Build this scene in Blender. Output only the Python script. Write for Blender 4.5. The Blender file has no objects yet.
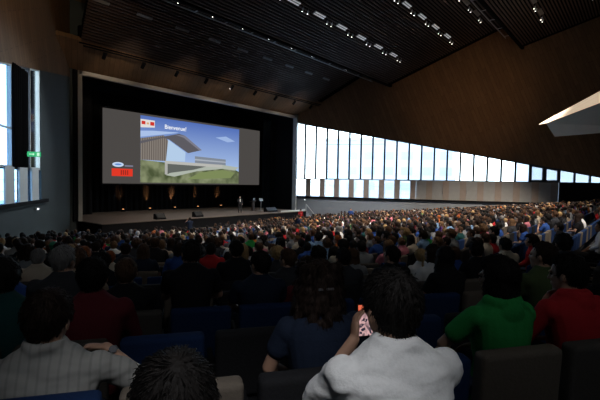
import bpy, bmesh, math, random
from mathutils import Vector, Matrix, noise

random.seed(11)
C = bpy.context.scene.collection
PI = math.pi
CZ = 4.5                      # height of the camera above the flat floor before the stage

# ------------------------------------------------------------------ helpers
def link(name, me, m=None, parent=None):
    o = bpy.data.objects.new(name, me); C.objects.link(o)
    if m is not None and me is not None:
        if isinstance(m, (list, tuple)):
            for k in m: me.materials.append(k)
        else: me.materials.append(m)
    if parent is not None: o.parent = parent
    return o
def tag(o, label=None, cat=None, group=None, kind=None):
    if label: o['label'] = label
    if cat: o['category'] = cat
    if group: o['group'] = group
    if kind: o['kind'] = kind
    return o
def empty(name, loc=(0, 0, 0), rz=0, parent=None):
    o = bpy.data.objects.new(name, None); C.objects.link(o); o.location = loc
    o.rotation_euler = (0, 0, rz); o.empty_display_size = .2
    if parent: o.parent = parent
    return o
def obj(name, bm, m, parent=None, smooth=False):
    bmesh.ops.recalc_face_normals(bm, faces=bm.faces)
    me = bpy.data.meshes.new(name); bm.to_mesh(me); bm.free()
    if smooth:
        for p in me.polygons: p.use_smooth = True
    return link(name, me, m, parent)
def struct(name, bm, m, parent=None):
    o = obj(name, bm, m, parent)
    if parent is None: o['kind'] = 'structure'
    return o
def box(bm, c, s, rz=0, bev=0, mi=0, rot=None):
    """box centred at c, full size s"""
    n0 = len(bm.faces)
    M = Matrix.Translation(c) @ (rot.to_4x4() if rot is not None else Matrix.Rotation(rz, 4, 'Z')) @ Matrix.Diagonal((s[0], s[1], s[2], 1))
    r = bmesh.ops.create_cube(bm, size=1, matrix=M)
    if bev:
        es = set(e for v in r['verts'] for e in v.link_edges)
        bmesh.ops.bevel(bm, geom=list(es), offset=bev, segments=3, affect='EDGES', profile=.6)
    if mi:
        bm.faces.ensure_lookup_table()
        for f in bm.faces[n0:]: f.material_index = mi
def frame_from(d):
    d = Vector(d).normalized()
    a = Vector((0, 0, 1)) if abs(d.z) < .9 else Vector((1, 0, 0))
    x = d.cross(a).normalized(); y = d.cross(x).normalized()
    return x, y, d
def cone(bm, p0, r0, p1, r1, seg=14, hs=4):
    """tapered capsule"""
    p0 = Vector(p0); p1 = Vector(p1); x, y, d = frame_from(p1 - p0)
    rings = []
    for i in range(hs + 1):
        a = -PI / 2 + PI / 2 * i / hs
        rings.append((p0 + d * (r0 * math.sin(a)), r0 * math.cos(a)))
    for i in range(hs + 1):
        a = PI / 2 * i / hs
        rings.append((p1 + d * (r1 * math.sin(a)), r1 * math.cos(a)))
    loft(bm, rings, x, y, seg)
def loft(bm, rings, x, y, seg):
    prev = None
    for c, r in rings:
        if r < 1e-5: cur = [bm.verts.new(c)]
        else: cur = [bm.verts.new(c + x * (r * math.cos(2 * PI * k / seg)) + y * (r * math.sin(2 * PI * k / seg))) for k in range(seg)]
        if prev:
            for k in range(seg):
                a = prev[k % len(prev)]; b = prev[(k + 1) % len(prev)]
                c2 = cur[(k + 1) % len(cur)]; d2 = cur[k % len(cur)]
                vs = []
                for v in (a, b, c2, d2):
                    if v not in vs: vs.append(v)
                if len(vs) > 2: bm.faces.new(vs)
        prev = cur
def tube(bm, pts, r, seg=8):
    for a, b in zip(pts[:-1], pts[1:]): cyl(bm, a, b, r, seg)
def cyl(bm, p0, p1, r, seg=12, r1=None):
    p0 = Vector(p0); p1 = Vector(p1); x, y, d = frame_from(p1 - p0)
    loft(bm, [(p0, 0), (p0, r), (p1, r if r1 is None else r1), (p1, 0)], x, y, seg)
def ell(bm, c, r, rot=None, u=16, v=12):
    M = Matrix.Translation(c) @ (rot.to_4x4() if rot is not None else Matrix()) @ Matrix.Diagonal((r[0], r[1], r[2], 1))
    bmesh.ops.create_uvsphere(bm, u_segments=u, v_segments=v, radius=1, matrix=M)
def poly(bm, pts, mi=0):
    f = bm.faces.new([bm.verts.new(p) for p in pts]); f.material_index = mi; return f
def prism(bm, pts, off):
    """solid from polygon pts pushed by vector off"""
    off = Vector(off); a = [bm.verts.new(p) for p in pts]; b = [bm.verts.new(Vector(p) + off) for p in pts]
    bm.faces.new(a); bm.faces.new(b[::-1]); n = len(a)
    for i in range(n): bm.faces.new((a[i], b[i], b[(i + 1) % n], a[(i + 1) % n]))

# ------------------------------------------------------------------ materials
MATS = {}
def mat(name, col, rough=.7, metal=0, bump=None, var=0, vscale=20, emit=None, es=1, spec=.5, stretch=(1, 1, 1), coord='Object'):
    m = bpy.data.materials.new(name); m.use_nodes = True; MATS[name] = m
    nt = m.node_tree; N = nt.nodes; L = nt.links; b = N['Principled BSDF']
    b.inputs['Base Color'].default_value = (*col, 1); b.inputs['Roughness'].default_value = rough
    b.inputs['Metallic'].default_value = metal; b.inputs['Specular IOR Level'].default_value = spec
    if emit: b.inputs['Emission Color'].default_value = (*emit, 1); b.inputs['Emission Strength'].default_value = es
    if bump or var:
        tc = N.new('ShaderNodeTexCoord'); mp = N.new('ShaderNodeMapping'); mp.inputs['Scale'].default_value = stretch
        L.new(tc.outputs[coord], mp.inputs[0])
        nz = N.new('ShaderNodeTexNoise'); nz.inputs['Scale'].default_value = vscale; nz.inputs['Detail'].default_value = 5
        L.new(mp.outputs[0], nz.inputs['Vector'])
        if var:
            mx = N.new('ShaderNodeMix'); mx.data_type = 'RGBA'
            mx.inputs[6].default_value = (*[max(0, c * (1 - var)) for c in col], 1)
            mx.inputs[7].default_value = (*[min(1, c * (1 + var)) for c in col], 1)
            L.new(nz.outputs[0], mx.inputs[0]); L.new(mx.outputs[2], b.inputs['Base Color'])
        if bump:
            bp = N.new('ShaderNodeBump'); bp.inputs['Strength'].default_value = bump; bp.inputs['Distance'].default_value = .02
            L.new(nz.outputs[0], bp.inputs['Height']); L.new(bp.outputs[0], b.inputs['Normal'])
    return m
def wood_mat(name, col, boards=.36, axis='X'):
    m = mat(name, col, .65, spec=.2); nt = m.node_tree; N = nt.nodes; L = nt.links; b = N['Principled BSDF']
    uv = N.new('ShaderNodeUVMap')
    br = N.new('ShaderNodeTexBrick'); br.inputs['Scale'].default_value = 1; br.inputs['Mortar Size'].default_value = .012
    br.inputs['Brick Width'].default_value = 2.6; br.inputs['Row Height'].default_value = boards; br.offset = .37
    br.inputs['Color1'].default_value = (*[c * .88 for c in col], 1); br.inputs['Color2'].default_value = (*[c * 1.1 for c in col], 1)
    br.inputs['Mortar'].default_value = (*[c * .5 for c in col], 1)
    mp = N.new('ShaderNodeMapping'); mp.inputs['Rotation'].default_value = (0, 0, math.radians(68 if axis == 'X' else 90))
    L.new(uv.outputs[0], mp.inputs[0]); L.new(mp.outputs[0], br.inputs['Vector'])
    mp2 = N.new('ShaderNodeMapping'); mp2.inputs['Scale'].default_value = (1.2, 14, 1); L.new(mp.outputs[0], mp2.inputs[0])
    nz = N.new('ShaderNodeTexNoise'); nz.inputs['Scale'].default_value = 1; nz.inputs['Detail'].default_value = 6
    L.new(mp2.outputs[0], nz.inputs['Vector'])
    mx = N.new('ShaderNodeMix'); mx.data_type = 'RGBA'; mx.blend_type = 'MULTIPLY'; mx.inputs[0].default_value = .5
    L.new(br.outputs['Color'], mx.inputs[6]); L.new(nz.outputs[0], mx.inputs[7]); L.new(mx.outputs[2], b.inputs['Base Color'])
    return m
M_wood = wood_mat('wood_cladding', (.29, .165, .082))
M_black = mat('black_paint', (.006, .006, .007), .8, spec=.2)
M_curt = mat('black_curtain', (.012, .012, .013), .95, bump=.4, vscale=3, stretch=(8, 8, .2), spec=.1)
M_navy = mat('navy_drape', (.012, .02, .028), .9, bump=.4, vscale=3, stretch=(8, 8, .2), spec=.1)
M_conc = mat('grey_plaster', (.30, .33, .35), .85, var=.12, vscale=1.5)
M_concd = mat('dark_grey_panel', (.06, .075, .075), .7, var=.15, vscale=1)
M_frame = mat('pale_metal_frame', (.5, .46, .40), .5, metal=.2, var=.08, vscale=4)
M_stage = mat('stage_boards', (.20, .16, .13), .6, var=.15, vscale=2)
M_floor = mat('dark_carpet', (.03, .03, .035), .95, var=.25, vscale=40)
M_slat = mat('dark_slat', (.085, .055, .042), .6, var=.2, vscale=2)
M_roof = mat('roof_black', (.004, .004, .004), .95, spec=.1)
M_mull = mat('mullion_dark', (.05, .055, .065), .5, metal=.3, var=.05)
M_mullw = mat('mullion_white', (.7, .74, .72), .5, var=.04)
M_fin = mat('taupe_fin', (.34, .28, .23), .75, var=.12, vscale=3)
M_finl = mat('pale_fin', (.80, .81, .79), .7, var=.08, vscale=2)
M_greyp = mat('grey_blind', (.36, .36, .34), .8, var=.12, vscale=3)
M_metal = mat('dull_metal', (.30, .30, .31), .35, metal=.8, var=.05)
M_spotw = mat('pale_housing', (.5, .5, .5), .45, metal=.3, var=.05)
M_booth = mat('booth_plaster', (.46, .47, .42), .7, var=.08, vscale=1.5)
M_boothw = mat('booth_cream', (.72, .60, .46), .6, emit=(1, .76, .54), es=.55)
def glass_mat(name, tint=(.93, .97, .98), fac=.12):
    m = bpy.data.materials.new(name); m.use_nodes = True; nt = m.node_tree; N = nt.nodes; L = nt.links
    N.remove(N['Principled BSDF']); o = N['Material Output']
    t = N.new('ShaderNodeBsdfTransparent'); t.inputs[0].default_value = (*tint, 1)
    g = N.new('ShaderNodeBsdfGlossy'); g.inputs['Roughness'].default_value = .05
    fr = N.new('ShaderNodeFresnel'); fr.inputs[0].default_value = 1.35
    mx = N.new('ShaderNodeMixShader'); mx.inputs[0].default_value = .06; N.remove(fr); L.new(t.outputs[0], mx.inputs[1]); L.new(g.outputs[0], mx.inputs[2])
    L.new(mx.outputs[0], o.inputs[0]); return m
M_glass = glass_mat('clear_glass'); M_glassb = glass_mat('blue_glass', (.55, .7, .85))
def emis(name, col, s):
    m = bpy.data.materials.new(name); m.use_nodes = True; N = m.node_tree.nodes; N.remove(N['Principled BSDF'])
    e = N.new('ShaderNodeEmission'); e.inputs[0].default_value = (*col, 1); e.inputs[1].default_value = s
    m.node_tree.links.new(e.outputs[0], N['Material Output'].inputs[0]); return m

# ------------------------------------------------------------------ camera
YAW = math.radians(51.3)
cam = bpy.data.cameras.new('camera'); camo = bpy.data.objects.new('camera', cam); C.objects.link(camo)
cam.sensor_width = 36; cam.lens = 25.8; cam.clip_start = .05; cam.clip_end = 500
camo.matrix_world = (Matrix.Translation((0, 0, CZ)) @ Matrix.Rotation(-YAW, 4, 'Z') @
                     Matrix.Rotation(PI / 2 - math.radians(2.33), 4, 'X') @ Matrix.Rotation(math.radians(1.07), 4, 'Z'))
bpy.context.scene.camera = camo
CI = camo.matrix_world.inverted()
def project(p):
    q = CI @ Vector(p)
    if q.z > -.05: return (-999, -999, -q.z)
    return (300 + 430 * q.x / -q.z, 200 - 430 * q.y / -q.z, -q.z)
def c2w(x, y, h=0):            # camera-side right/forward metres -> hall coordinates (x along front wall, y towards it)
    return Vector((.6252 * x + .7804 * y, -.7804 * x + .6252 * y, CZ + h))

# ------------------------------------------------------------------ hall geometry
fA = Vector((.583, .812, 0)).normalized(); wA = Vector((fA.y, -fA.x, 0)); YA = -math.atan2(fA.x, fA.y)
def lw(t, h, off=0):           # point on left wall, t metres back from the front corner
    return Vector((14.1 - .583 * t, 33 - .812 * t, CZ + h)) + wA * off
rwd = Vector((.359, -.933, 0)).normalized(); rwn = Vector((rwd.y, -rwd.x, 0))   # rwn points into the hall
def rw(t, h, off=0):
    return Vector((40.1, 33, CZ + h)) + rwd * t + rwn * off
if rwn.x > 0: rwn = -rwn
def Hd(dq): return -.17 - .125 * dq + .0009 * dq * dq       # eye-relative height of seated head tops
def Fd(dq): return Hd(dq) - 1.28
RP = .9
NR = 34
def rdq(k): return 1.1 + RP * (k - 1)

# floor: stepped tiers, one strip per row in each wing
bm = bmesh.new()
def mitreA(dq): return 6.86 - .3225 * dq
def PA(s, dq, h): v = wA * s + fA * dq; return Vector((v.x, v.y, CZ + h))
def rightlim(D): return 40.1 + .385 * (33 - D)
def strip(k):
    a = rdq(k) - .45; b = rdq(k) + .45
    h = Fd(rdq(k)); h2 = Fd(rdq(k + 1))
    if k == -8: pass
    for (d0, d1) in ((a, b),):
        s0, s1 = mitreA(d0), mitreA(d1)
        A = [PA(-9, d0, h), PA(s0, d0, h), PA(s1, d1, h), PA(-9, d1, h)]
        poly(bm, A); poly(bm, [A[3], A[2], PA(s1, d1, h2), PA(-9, d1, h2)])
        D0, D1 = d0 - 4, d1 - 4
        B = [PA(s0, d0, h), Vector((rightlim(D0) + .5, D0, CZ + h)), Vector((rightlim(D1) + .5, D1, CZ + h)), PA(s1, d1, h)]
        poly(bm, B); poly(bm, [B[3], B[2], Vector((B[2].x, B[2].y, CZ + h2)), PA(s1, d1, h2)])
for k in range(-5, NR): strip(k)
hl = Fd(rdq(NR)); D0 = rdq(NR) - .45 - 4
poly(bm, [(10, D0, CZ + hl), (46, D0, CZ + hl), (46, 42.5, CZ + hl), (10, 42.5, CZ + hl)])
poly(bm, [PA(-9, D0 + 4, CZ * 0 + hl), PA(mitreA(D0 + 4), D0 + 4, hl), (16, 42, CZ + hl), (8, 42, CZ + hl)])
hb = Fd(rdq(-5)); 
poly(bm, [(-25, -14, CZ + hb), (62, -14, CZ + hb), (62, rdq(-5) - 4.45, CZ + hb), PA(mitreA(rdq(-5) - .45), rdq(-5) - .45, hb), PA(-9, rdq(-5) - .45, hb)])
struct('floor', bm, M_floor)
LOW = Fd(rdq(NR))

# stage
ST = -3.2
bm = bmesh.new()
prism(bm, [(15.0, 30, CZ + LOW), (38.6, 30, CZ + LOW), (38.6, 41, CZ + LOW), (15.0, 41, CZ + LOW)], (0, 0, ST - LOW - .06))
o = obj('stage_base', bm, M_black); o['kind'] = 'structure'; o.name = 'trim_1'
bm = bmesh.new(); box(bm, (26.8, 35.4, CZ + ST - .03), (23.8, 11, .06)); o = struct('trim_2', bm, M_stage)

# front wall: opening framed in pale metal, black stage house behind, wood soffit above
FT = 7.95
bm = bmesh.new()
box(bm, (13.9, 33.25, CZ + .6), (1.3, .5, 14.6 + 1.2)); box(bm, (40.15, 33.25, CZ + 1), (.3, .5, 16))
box(bm, (27, 33.3, CZ + 10.5), (27.5, .5, 5.0))
struct('wall_front', bm, M_concd)
bm = bmesh.new()   # black strip beside the frame
box(bm, (14.45, 33.0, CZ + (FT + ST) / 2), (.3, .3, FT - ST)); struct('trim_3', bm, M_black)
bm = bmesh.new()
box(bm, (14.75, 32.95, CZ + (FT + ST) / 2), (.3, .35, FT - ST)); box(bm, (27.3, 32.95, CZ + FT - .15), (25.2, .35, .3))
struct('trim_4', bm, M_frame)
bm = bmesh.new(); box(bm, (39.95, 32.9, CZ + 2.0), (.25, .5, FT - .3 - LOW - 1.0 + 1)); struct('trim_5', bm, M_mullw)
bm = bmesh.new()
box(bm, (26.9, 41.3, CZ + 2.5), (27, .4, 14)); box(bm, (14.6, 37.2, CZ + 2.5), (.3, 8, 14)); box(bm, (40.1, 37.4, CZ + 2.5), (.3, 8, 14))
box(bm, (27.1, 37.2, CZ + 9.2), (26, 8, .3)); struct('wall_stage', bm, M_black)
# drapes: pleated
def drape(name, x0, x1, y, z0, z1, m, amp=.06, step=.16, rz=0):
    bm = bmesh.new(); n = int((x1 - x0) / step); A = []; B = []
    for i in range(n + 1):
        x = x0 + (x1 - x0) * i / n; d = amp * math.sin(i * 1.7) + amp * .5 * math.sin(i * .63)
        A.append((x, y + d)); 
    back = [(x, yy + .06) for x, yy in A[::-1]]
    prism(bm, [(x, yy, z0) for x, yy in A + back], (0, 0, z1 - z0))
    return obj(name, bm, m)
o = drape('backdrop_curtain', 15.2, 39.8, 40.9, CZ + ST, CZ + 8.3, M_curt, .08)
tag(o, 'black pleated backdrop curtain hanging behind the stage and screen', 'curtain')
o = drape('stage_drape', 38.3, 39.7, 36.6, CZ + ST, CZ + 7.6, M_navy, .05)
tag(o, 'dark navy drape hanging to the right of the projection screen', 'curtain')
o = drape('stage_drape', 15.2, 18.4, 38.6, CZ + ST, CZ + 7.6, M_curt, .05)
tag(o, 'black drape hanging to the left of the projection screen', 'curtain')

# wood faces with UVs in metres
def uvface(name, pts, m, uax, vax, thick):
    bm = bmesh.new(); prism(bm, pts, thick)
    uvl = bm.loops.layers.uv.new('UVMap')
    for f in bm.faces:
        for l in f.loops: l[uvl].uv = (l.vert.co.dot(uax), l.vert.co.dot(vax))
    return struct(name, bm, m)
Z = Vector((0, 0, 1))
soff = [Vector((12.5, 33.05, CZ + FT + .05)), Vector((40.3, 33.05, CZ + FT + .05)), Vector((41.5, 30.0, CZ + 9.25)), Vector((11.5, 30.0, CZ + 9.25))]
uvface('trim_6', soff, M_wood, Vector((1, 0, 0)), Vector((0, -.9, .4)), (0, .1, .3))
uvface('trim_60', [Vector((12.0, 33.1, CZ + FT)), Vector((41, 33.1, CZ + FT)), Vector((41, 33.1, CZ + 21)), Vector((12.0, 33.1, CZ + 21))], M_wood, Vector((1, 0, 0)), Z, (0, .2, 0))
def rtop(t): return 7.25 - .1925 * t
uvface('trim_7', [rw(-.2, rtop(0)), rw(36, rtop(36)), rw(48, rtop(36) - .85), rw(48, 22), rw(-.2, 22)], M_wood, rwd, Z, -rwn * .08)
def ltop(t): return 7.42 - .178 * t
uvface('trim_8', [lw(-.3, ltop(0)), lw(16, ltop(16)), lw(52, 2), lw(52, 22), lw(-.3, 22)], M_wood, fA, Z, -wA * .35)

# ceiling bays: sloping slatted panels with a drop at each front edge
BAYS = [((30.1, 9.2), (24.9, 12.4)), ((22.5, 10.9), (11.8, 16.2)), ((10.2, 14.06), (-1.5, 18.6)), ((-3.2, 16.2), (-11, 19.5))]
def lceil(D):                  # ceiling's left end
    return 13.5 - .29 * (30.1 - D) if D > 24 else 11.7 - .72 * (24 - D)
def rceil(D): return 40.1 + .385 * (33 - D) + .1
roofbm = bmesh.new(); box(roofbm, (18, 12, CZ + 21.9), (96, 60, .4)); box(roofbm, (27, 33.8, CZ + 16), (34, .4, 12)); struct('ceiling', roofbm, M_roof)
for bi, ((Da, ha), (Db, hb_)) in enumerate(BAYS):
    bm = bmesh.new()
    prism(bm, [(lceil(Da), Da, CZ + ha + .25), (rceil(Da), Da, CZ + ha + .25), (rceil(Db), Db, CZ + hb_ + .25), (lceil(Db), Db, CZ + hb_ + .25)], (0, 0, .15))
    prism(bm, [(lceil(Da), Da, CZ + ha - .05), (rceil(Da), Da, CZ + ha - .05), (rceil(Da), Da, CZ + ha + 1.1), (lceil(Da), Da, CZ + ha + 1.1)], (0, .25, 0))
    struct('ceiling_panel', bm, M_roof).name = 'trim_%d' % (9 + 2 * bi)
    bm = bmesh.new(); Ls = math.hypot(Db - Da, hb_ - ha); n = int(Ls / .24); th = math.atan2(hb_ - ha, Da - Db)
    for i in range(n):
        f = (i + .5) / n; D = Da + (Db - Da) * f; h = ha + (hb_ - ha) * f + .08
        x0, x1 = lceil(D) + .1, rceil(D) - .2 - (1.1 if i % 1 == 0 else 0)
        box(bm, ((x0 + x1) / 2, D, CZ + h), (x1 - x0, .11, .12), rot=Matrix.Rotation(-th, 3, 'X'))
    struct('slats', bm, M_slat).name = 'trim_%d' % (10 + 2 * bi)
# wall at the back of the hall and walls below / beside the windows
bm = bmesh.new(); prism(bm, [(-24, -11.5, CZ - 3), (62, -11.5, CZ - 3), (62, -11.5, CZ + 22), (-24, -11.5, CZ + 22)], (0, -.4, 0)); struct('wall_back', bm, M_concd)
bm = bmesh.new()
RL = -1.7
prism(bm, [rw(0, LOW - .3), rw(48, LOW - .3), rw(48, RL), rw(0, RL)], -rwn * .35)
prism(bm, [rw(35.6, RL), rw(48, RL), rw(48, rtop(36)), rw(35.6, rtop(36))], -rwn * .35)
struct('wall_right', bm, M_conc)
bm = bmesh.new()
prism(bm, [lw(0, LOW - .3), lw(52, LOW - .3), lw(52, -1.28), lw(0, -1.28)], -wA * .35)
prism(bm, [lw(0, -1.28), lw(6.8, -1.28), lw(6.8, ltop(6.8)), lw(0, ltop(0))], -wA * .35)
prism(bm, [lw(16, -1.28), lw(52, -1.28), lw(52, 2.2), lw(16, ltop(16))], -wA * .35)
struct('wall_left', bm, M_concd)
bm = bmesh.new()
prism(bm, [rw(0, RL - .12, .16), rw(36, RL - .12, .16), rw(36, RL + .1, .16), rw(0, RL + .1, .16)], -rwn * .3); struct('trim_20', bm, M_black)
bm = bmesh.new()
prism(bm, [rw(28.1, RL + .1, .12), rw(36, RL + .1, .12), rw(36, .5, .12), rw(28.1, .5, .12)], -rwn * .3); struct('trim_21', bm, M_black)
bm = bmesh.new()
prism(bm, [lw(5.9, -1.45, .16), lw(17, -1.45, .16), lw(17, -1.25, .16), lw(5.9, -1.25, .16)], -wA * .3); struct('trim_22', bm, M_black)

# right facade windows
wn = 0
SP = 1.345
def slabq(bm, fn, t0, t1, h00, h01, h10, h11, off, th, nrm):
    """quad slab on a wall: bottom heights h00,h01 at t0,t1 ; top heights h10,h11"""
    prism(bm, [fn(t0, h00, off), fn(t1, h01, off), fn(t1, h11, off), fn(t0, h10, off)], -nrm * th)
edges = [.1, 1.2] + [1.2 + SP * k for k in range(1, 26)]
for i in range(len(edges) - 1):
    t0, t1 = edges[i], edges[i + 1]
    if t0 > 35: break
    wn += 1; heavy = i in (19, 20)
    e = .085 if not heavy else .19; m = M_mull if i > 0 else M_mullw
    a0, a1 = rtop(t0) + .05, rtop(t1) + .05
    bm = bmesh.new(); d = .24
    slabq(bm, rw, t0, t0 + e + .02, .5, .5, a0, a0, -.05, d, rwn); slabq(bm, rw, t1 - e, t1, .5, .5, a1, a1, -.05, d, rwn)
    slabq(bm, rw, t0, t1, .46, .46, .53 + (e if heavy else 0), .53 + (e if heavy else 0), -.05, d, rwn)
    slabq(bm, rw, t0, t1, a0 - .1 - e, a1 - .1 - e, a0, a1, -.05, d, rwn)
    if a1 > 5: slabq(bm, rw, t0, t1, 4.5, 4.5, 4.54, 4.54, -.1, .06, rwn)
    w = struct('window_%d' % wn, bm, m)
    bm = bmesh.new(); slabq(bm, rw, t0 + e, t1 - e, .52, .52, a0 - .1, a1 - .1, -.16, .015, rwn)
    p = obj('pane', bm, M_glass, w)
# lower band right: glass panes between projecting taupe fins, then grey blinds
t = .35; i = 0
while t < 28:
    t1 = min(t + 1.73, 28.3); wn += 1
    bm = bmesh.new()
    slabq(bm, rw, t, t + .05, RL + .1, RL + .1, .46, .46, -.05, .12, rwn); slabq(bm, rw, t, t1, .40, .40, .46, .46, -.05, .12, rwn)
    for hh in (-.95, -.3): slabq(bm, rw, t, t1, hh, hh, hh + .035, hh + .035, -.05, .05, rwn)
    w = struct('window_%d' % wn, bm, M_greyp if i > 7 else M_mullw)
    bm = bmesh.new(); slabq(bm, rw, t + .05, t1, RL + .1, RL + .1, .40, .40, -.12, .015, rwn); obj('pane', bm, M_glass, w)
    if i > 7:
        bm = bmesh.new(); slabq(bm, rw, t - .02, t1 + .02, RL + .1, RL + .1, .46, .46, -.0, .04, rwn); obj('blind', bm, M_greyp, w)
    bm = bmesh.new(); slabq(bm, rw, t1 - .66, t1 - .04, RL + .1, RL + .1, .48, .48, .1, .08, rwn)
    struct('trim_%d' % (30 + i), bm, M_fin)
    t = t1; i += 1
# left facade windows
for (t0, t1, m) in ((6.9, 8.6, M_mullw), (8.6, 11.2, M_mull), (11.2, 13.0, M_mullw), (13.0, 15.9, M_mull)):
    wn += 1; bm = bmesh.new(); a0, a1 = ltop(t0) + .03, ltop(t1) + .03
    slabq(bm, lw, t0, t0 + .1, .5, .5, a0, a0, -.02, .2, wA); slabq(bm, lw, t1 - .1, t1, .5, .5, a1, a1, -.02, .2, wA)
    slabq(bm, lw, t0, t1, .45, .45, .56, .56, -.02, .2, wA); slabq(bm, lw, t0, t1, a0 - .12, a1 - .12, a0, a1, -.02, .2, wA)
    if t0 > 11: slabq(bm, lw, t0, t1, 2.3, 2.3, 2.38, 2.38, -.02, .1, wA)
    w = struct('window_%d' % wn, bm, m)
    bm = bmesh.new(); slabq(bm, lw, t0, t1, .5, .5, a0, a1, -.14, .015, wA); obj('pane', bm, M_glassb if t0 > 11 else M_glass, w)
# black blackout curtain across the left window
bm = bmesh.new(); A = []
for i in range(40):
    t = 9.2 + 2.0 * i / 39; A.append((t, .05 + .05 * math.sin(i * 1.3)))
pts = [lw(t, .5, o_) for t, o_ in A] + [lw(t, .5, o_ - .04) for t, o_ in A[::-1]]
prism(bm, pts, (0, 0, 5.0)); tag(obj('blackout_curtain', bm, M_curt), 'black blackout curtain drawn between two tall windows on the left wall', 'curtain')
t = 5.9; i = 0
while t < 15.5:
    wn += 1; t1 = t + 1.85; bm = bmesh.new()
    slabq(bm, lw, t, t + .06, -1.25, -1.25, .45, .45, -.05, .12, wA); slabq(bm, lw, t, t1, .38, .38, .47, .47, -.05, .12, wA)
    for hh in (-.7, -.15): slabq(bm, lw, t, t1, hh, hh, hh + .03, hh + .03, -.05, .05, wA)
    w = struct('window_%d' % wn, bm, M_mull)
    bm = bmesh.new(); slabq(bm, lw, t + .06, t1, -1.25, -1.25, .4, .4, -.12, .015, wA); obj('pane', bm, M_glassb, w)
    if i > 0:
        bm = bmesh.new(); slabq(bm, lw, t - .15, t + 1.0, -1.25, -1.25, .5, .5, .1, .08, wA); struct('trim_%d' % (50 + i), bm, M_finl)
    t = t1; i += 1
# exit sign on the left window
M_exit = emis('exit_green', (.05, .55, .22), .9); M_exitw = emis('exit_pale', (.6, .95, .7), 1.0)
es = empty('exit_sign', lw(8.3, 1.26, .45), 0)
tag(es, 'green illuminated exit sign hanging at the left windows', 'sign')
es.rotation_euler = (0, 0, YA + .1); es.location = lw(9.5, 1.22, .42)
bm = bmesh.new(); box(bm, (0, 0, 0), (.62, .06, .26), bev=.01); obj('sign_box', bm, M_exit, es)
bm = bmesh.new(); prism(bm, [(-.22, -.037, .02), (-.05, -.037, .02), (-.05, -.037, .07), (.03, -.037, 0), (-.05, -.037, -.07), (-.05, -.037, -.02), (-.22, -.037, -.02)], (0, .006, 0)); obj('arrow', bm, M_exitw, es)
bm = bmesh.new(); box(bm, (.19, -.034, 0), (.12, .006, .17)); obj('door_symbol', bm, M_exitw, es)
bm = bmesh.new(); cyl(bm, (-.31, 0, 0), (-.6, 0, 0), .02); obj('bracket', bm, M_metal, es)
# wall lights (small white)
def walllight(p, lab, n):
    e = empty('wall_light', p); tag(e, lab, 'light')
    bm = bmesh.new(); box(bm, (0, 0, 0), (.22, .12, .12), rz=math.atan2(n.y, n.x) + PI / 2, bev=.02); obj('housing', bm, M_spotw, e)
    bm = bmesh.new(); ell(bm, n * .07, (.07, .07, .05)); obj('lamp', bm, emis('lamp_white', (.9, .95, 1), 2.2), e)
walllight(lw(8.0, -1.75, .08), 'small white wall light below the left window band', wA)
walllight(rw(1.35, -2.05, .08), 'small white wall light on the grey wall right of the stage', rwn)

# exterior seen through the right facade: pale buildings, ground
M_ext = mat('pale_facade', (.74, .77, .80), .8, var=.04, vscale=.4); M_extw = mat('facade_window', (.60, .67, .72), .3, var=.1)
M_ground = mat('pale_paving', (.5, .5, .48), .9, var=.1, vscale=.5)
bm = bmesh.new(); poly(bm, [rw(-90, -6, -1), rw(130, -6, -1), rw(130, -6, -160), rw(-90, -6, -160)]); poly(bm, [lw(-60, -6, -1), lw(80, -6, -1), lw(80, -6, -120), lw(-60, -6, -120)])
tag(obj('paving', bm, M_ground), kind='structure').name = 'floor_outside'
def building(t0, t1, off, h, lab, nwin, canopy=False):
    b = empty('office_building', rw((t0 + t1) / 2, -6, -off)); org = rw((t0 + t1) / 2, -6, -off)
    def q(t_, h_, o_): return rw(t_, h_, -off + o_) - org
    bm = bmesh.new(); prism(bm, [q(t0, -6, 0), q(t1, -6, 0), q(t1, h, 0), q(t0, h, 0)], -rwn * 12); obj('wall', bm, M_ext, b)
    bm = bmesh.new(); prism(bm, [q(t0 - .5, h, .4), q(t1 + .5, h, .4), q(t1 + .5, h + .5, .4), q(t0 - .5, h + .5, .4)], -rwn * 13); obj('roof', bm, M_ext, b)
    for fl in range(int((h + 4) / 3.3)):
        for j in range(nwin):
            ta = t0 + (t1 - t0) * (j + .2) / nwin; tb = t0 + (t1 - t0) * (j + .8) / nwin; z0 = -4.6 + fl * 3.3
            if z0 + 1.7 > h: continue
            bm = bmesh.new(); prism(bm, [q(ta, z0, .05), q(tb, z0, .05), q(tb, z0 + 1.7, .05), q(ta, z0 + 1.7, .05)], -rwn * .06); obj('window', bm, M_extw, b)
    tag(b, lab, 'building')
building(30, 62, 26, 5.2, 'pale office building outside, seen through the right-hand end of the windows', 8)
building(-8, 20, 46, 9.6, 'pale flat-roofed building outside, seen through tall windows nearest the stage', 7)

# ------------------------------------------------------------------ projection screen with slide
sx0, sx1, sz0, sz1 = 19.05, 39.0 - .0, -.40, 6.35
SD = 38.0
sx1 = SD * 1.0285
scr = empty('projection_screen', (0, 0, 0)); tag(scr, 'wide projection screen above the stage showing a welcome slide of a building', 'screen')
G = 1.0
bm = bmesh.new(); box(bm, ((sx0 + sx1) / 2, SD + .06, CZ + (sz0 + sz1) / 2), (sx1 - sx0 + .3, .08, sz1 - sz0 + .3)); obj('screen_frame', bm, M_black, scr)
bm = bmesh.new(); box(bm, ((sx0 + sx1) / 2, SD, CZ + (sz0 + sz1) / 2), (sx1 - sx0, .03, sz1 - sz0)); obj('screen_surface', bm, emis('screen_grey', (.070, .064, .060), G), scr)
def S(u, v, k=1):              # slide coords 0..1 from lower left
    x0, x1 = SD * .598, SD * .936
    return Vector((x0 + (x1 - x0) * u, SD - .02 - .004 * k, CZ + sz0 + .12 + (sz1 - sz0 - .3) * v))
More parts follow.
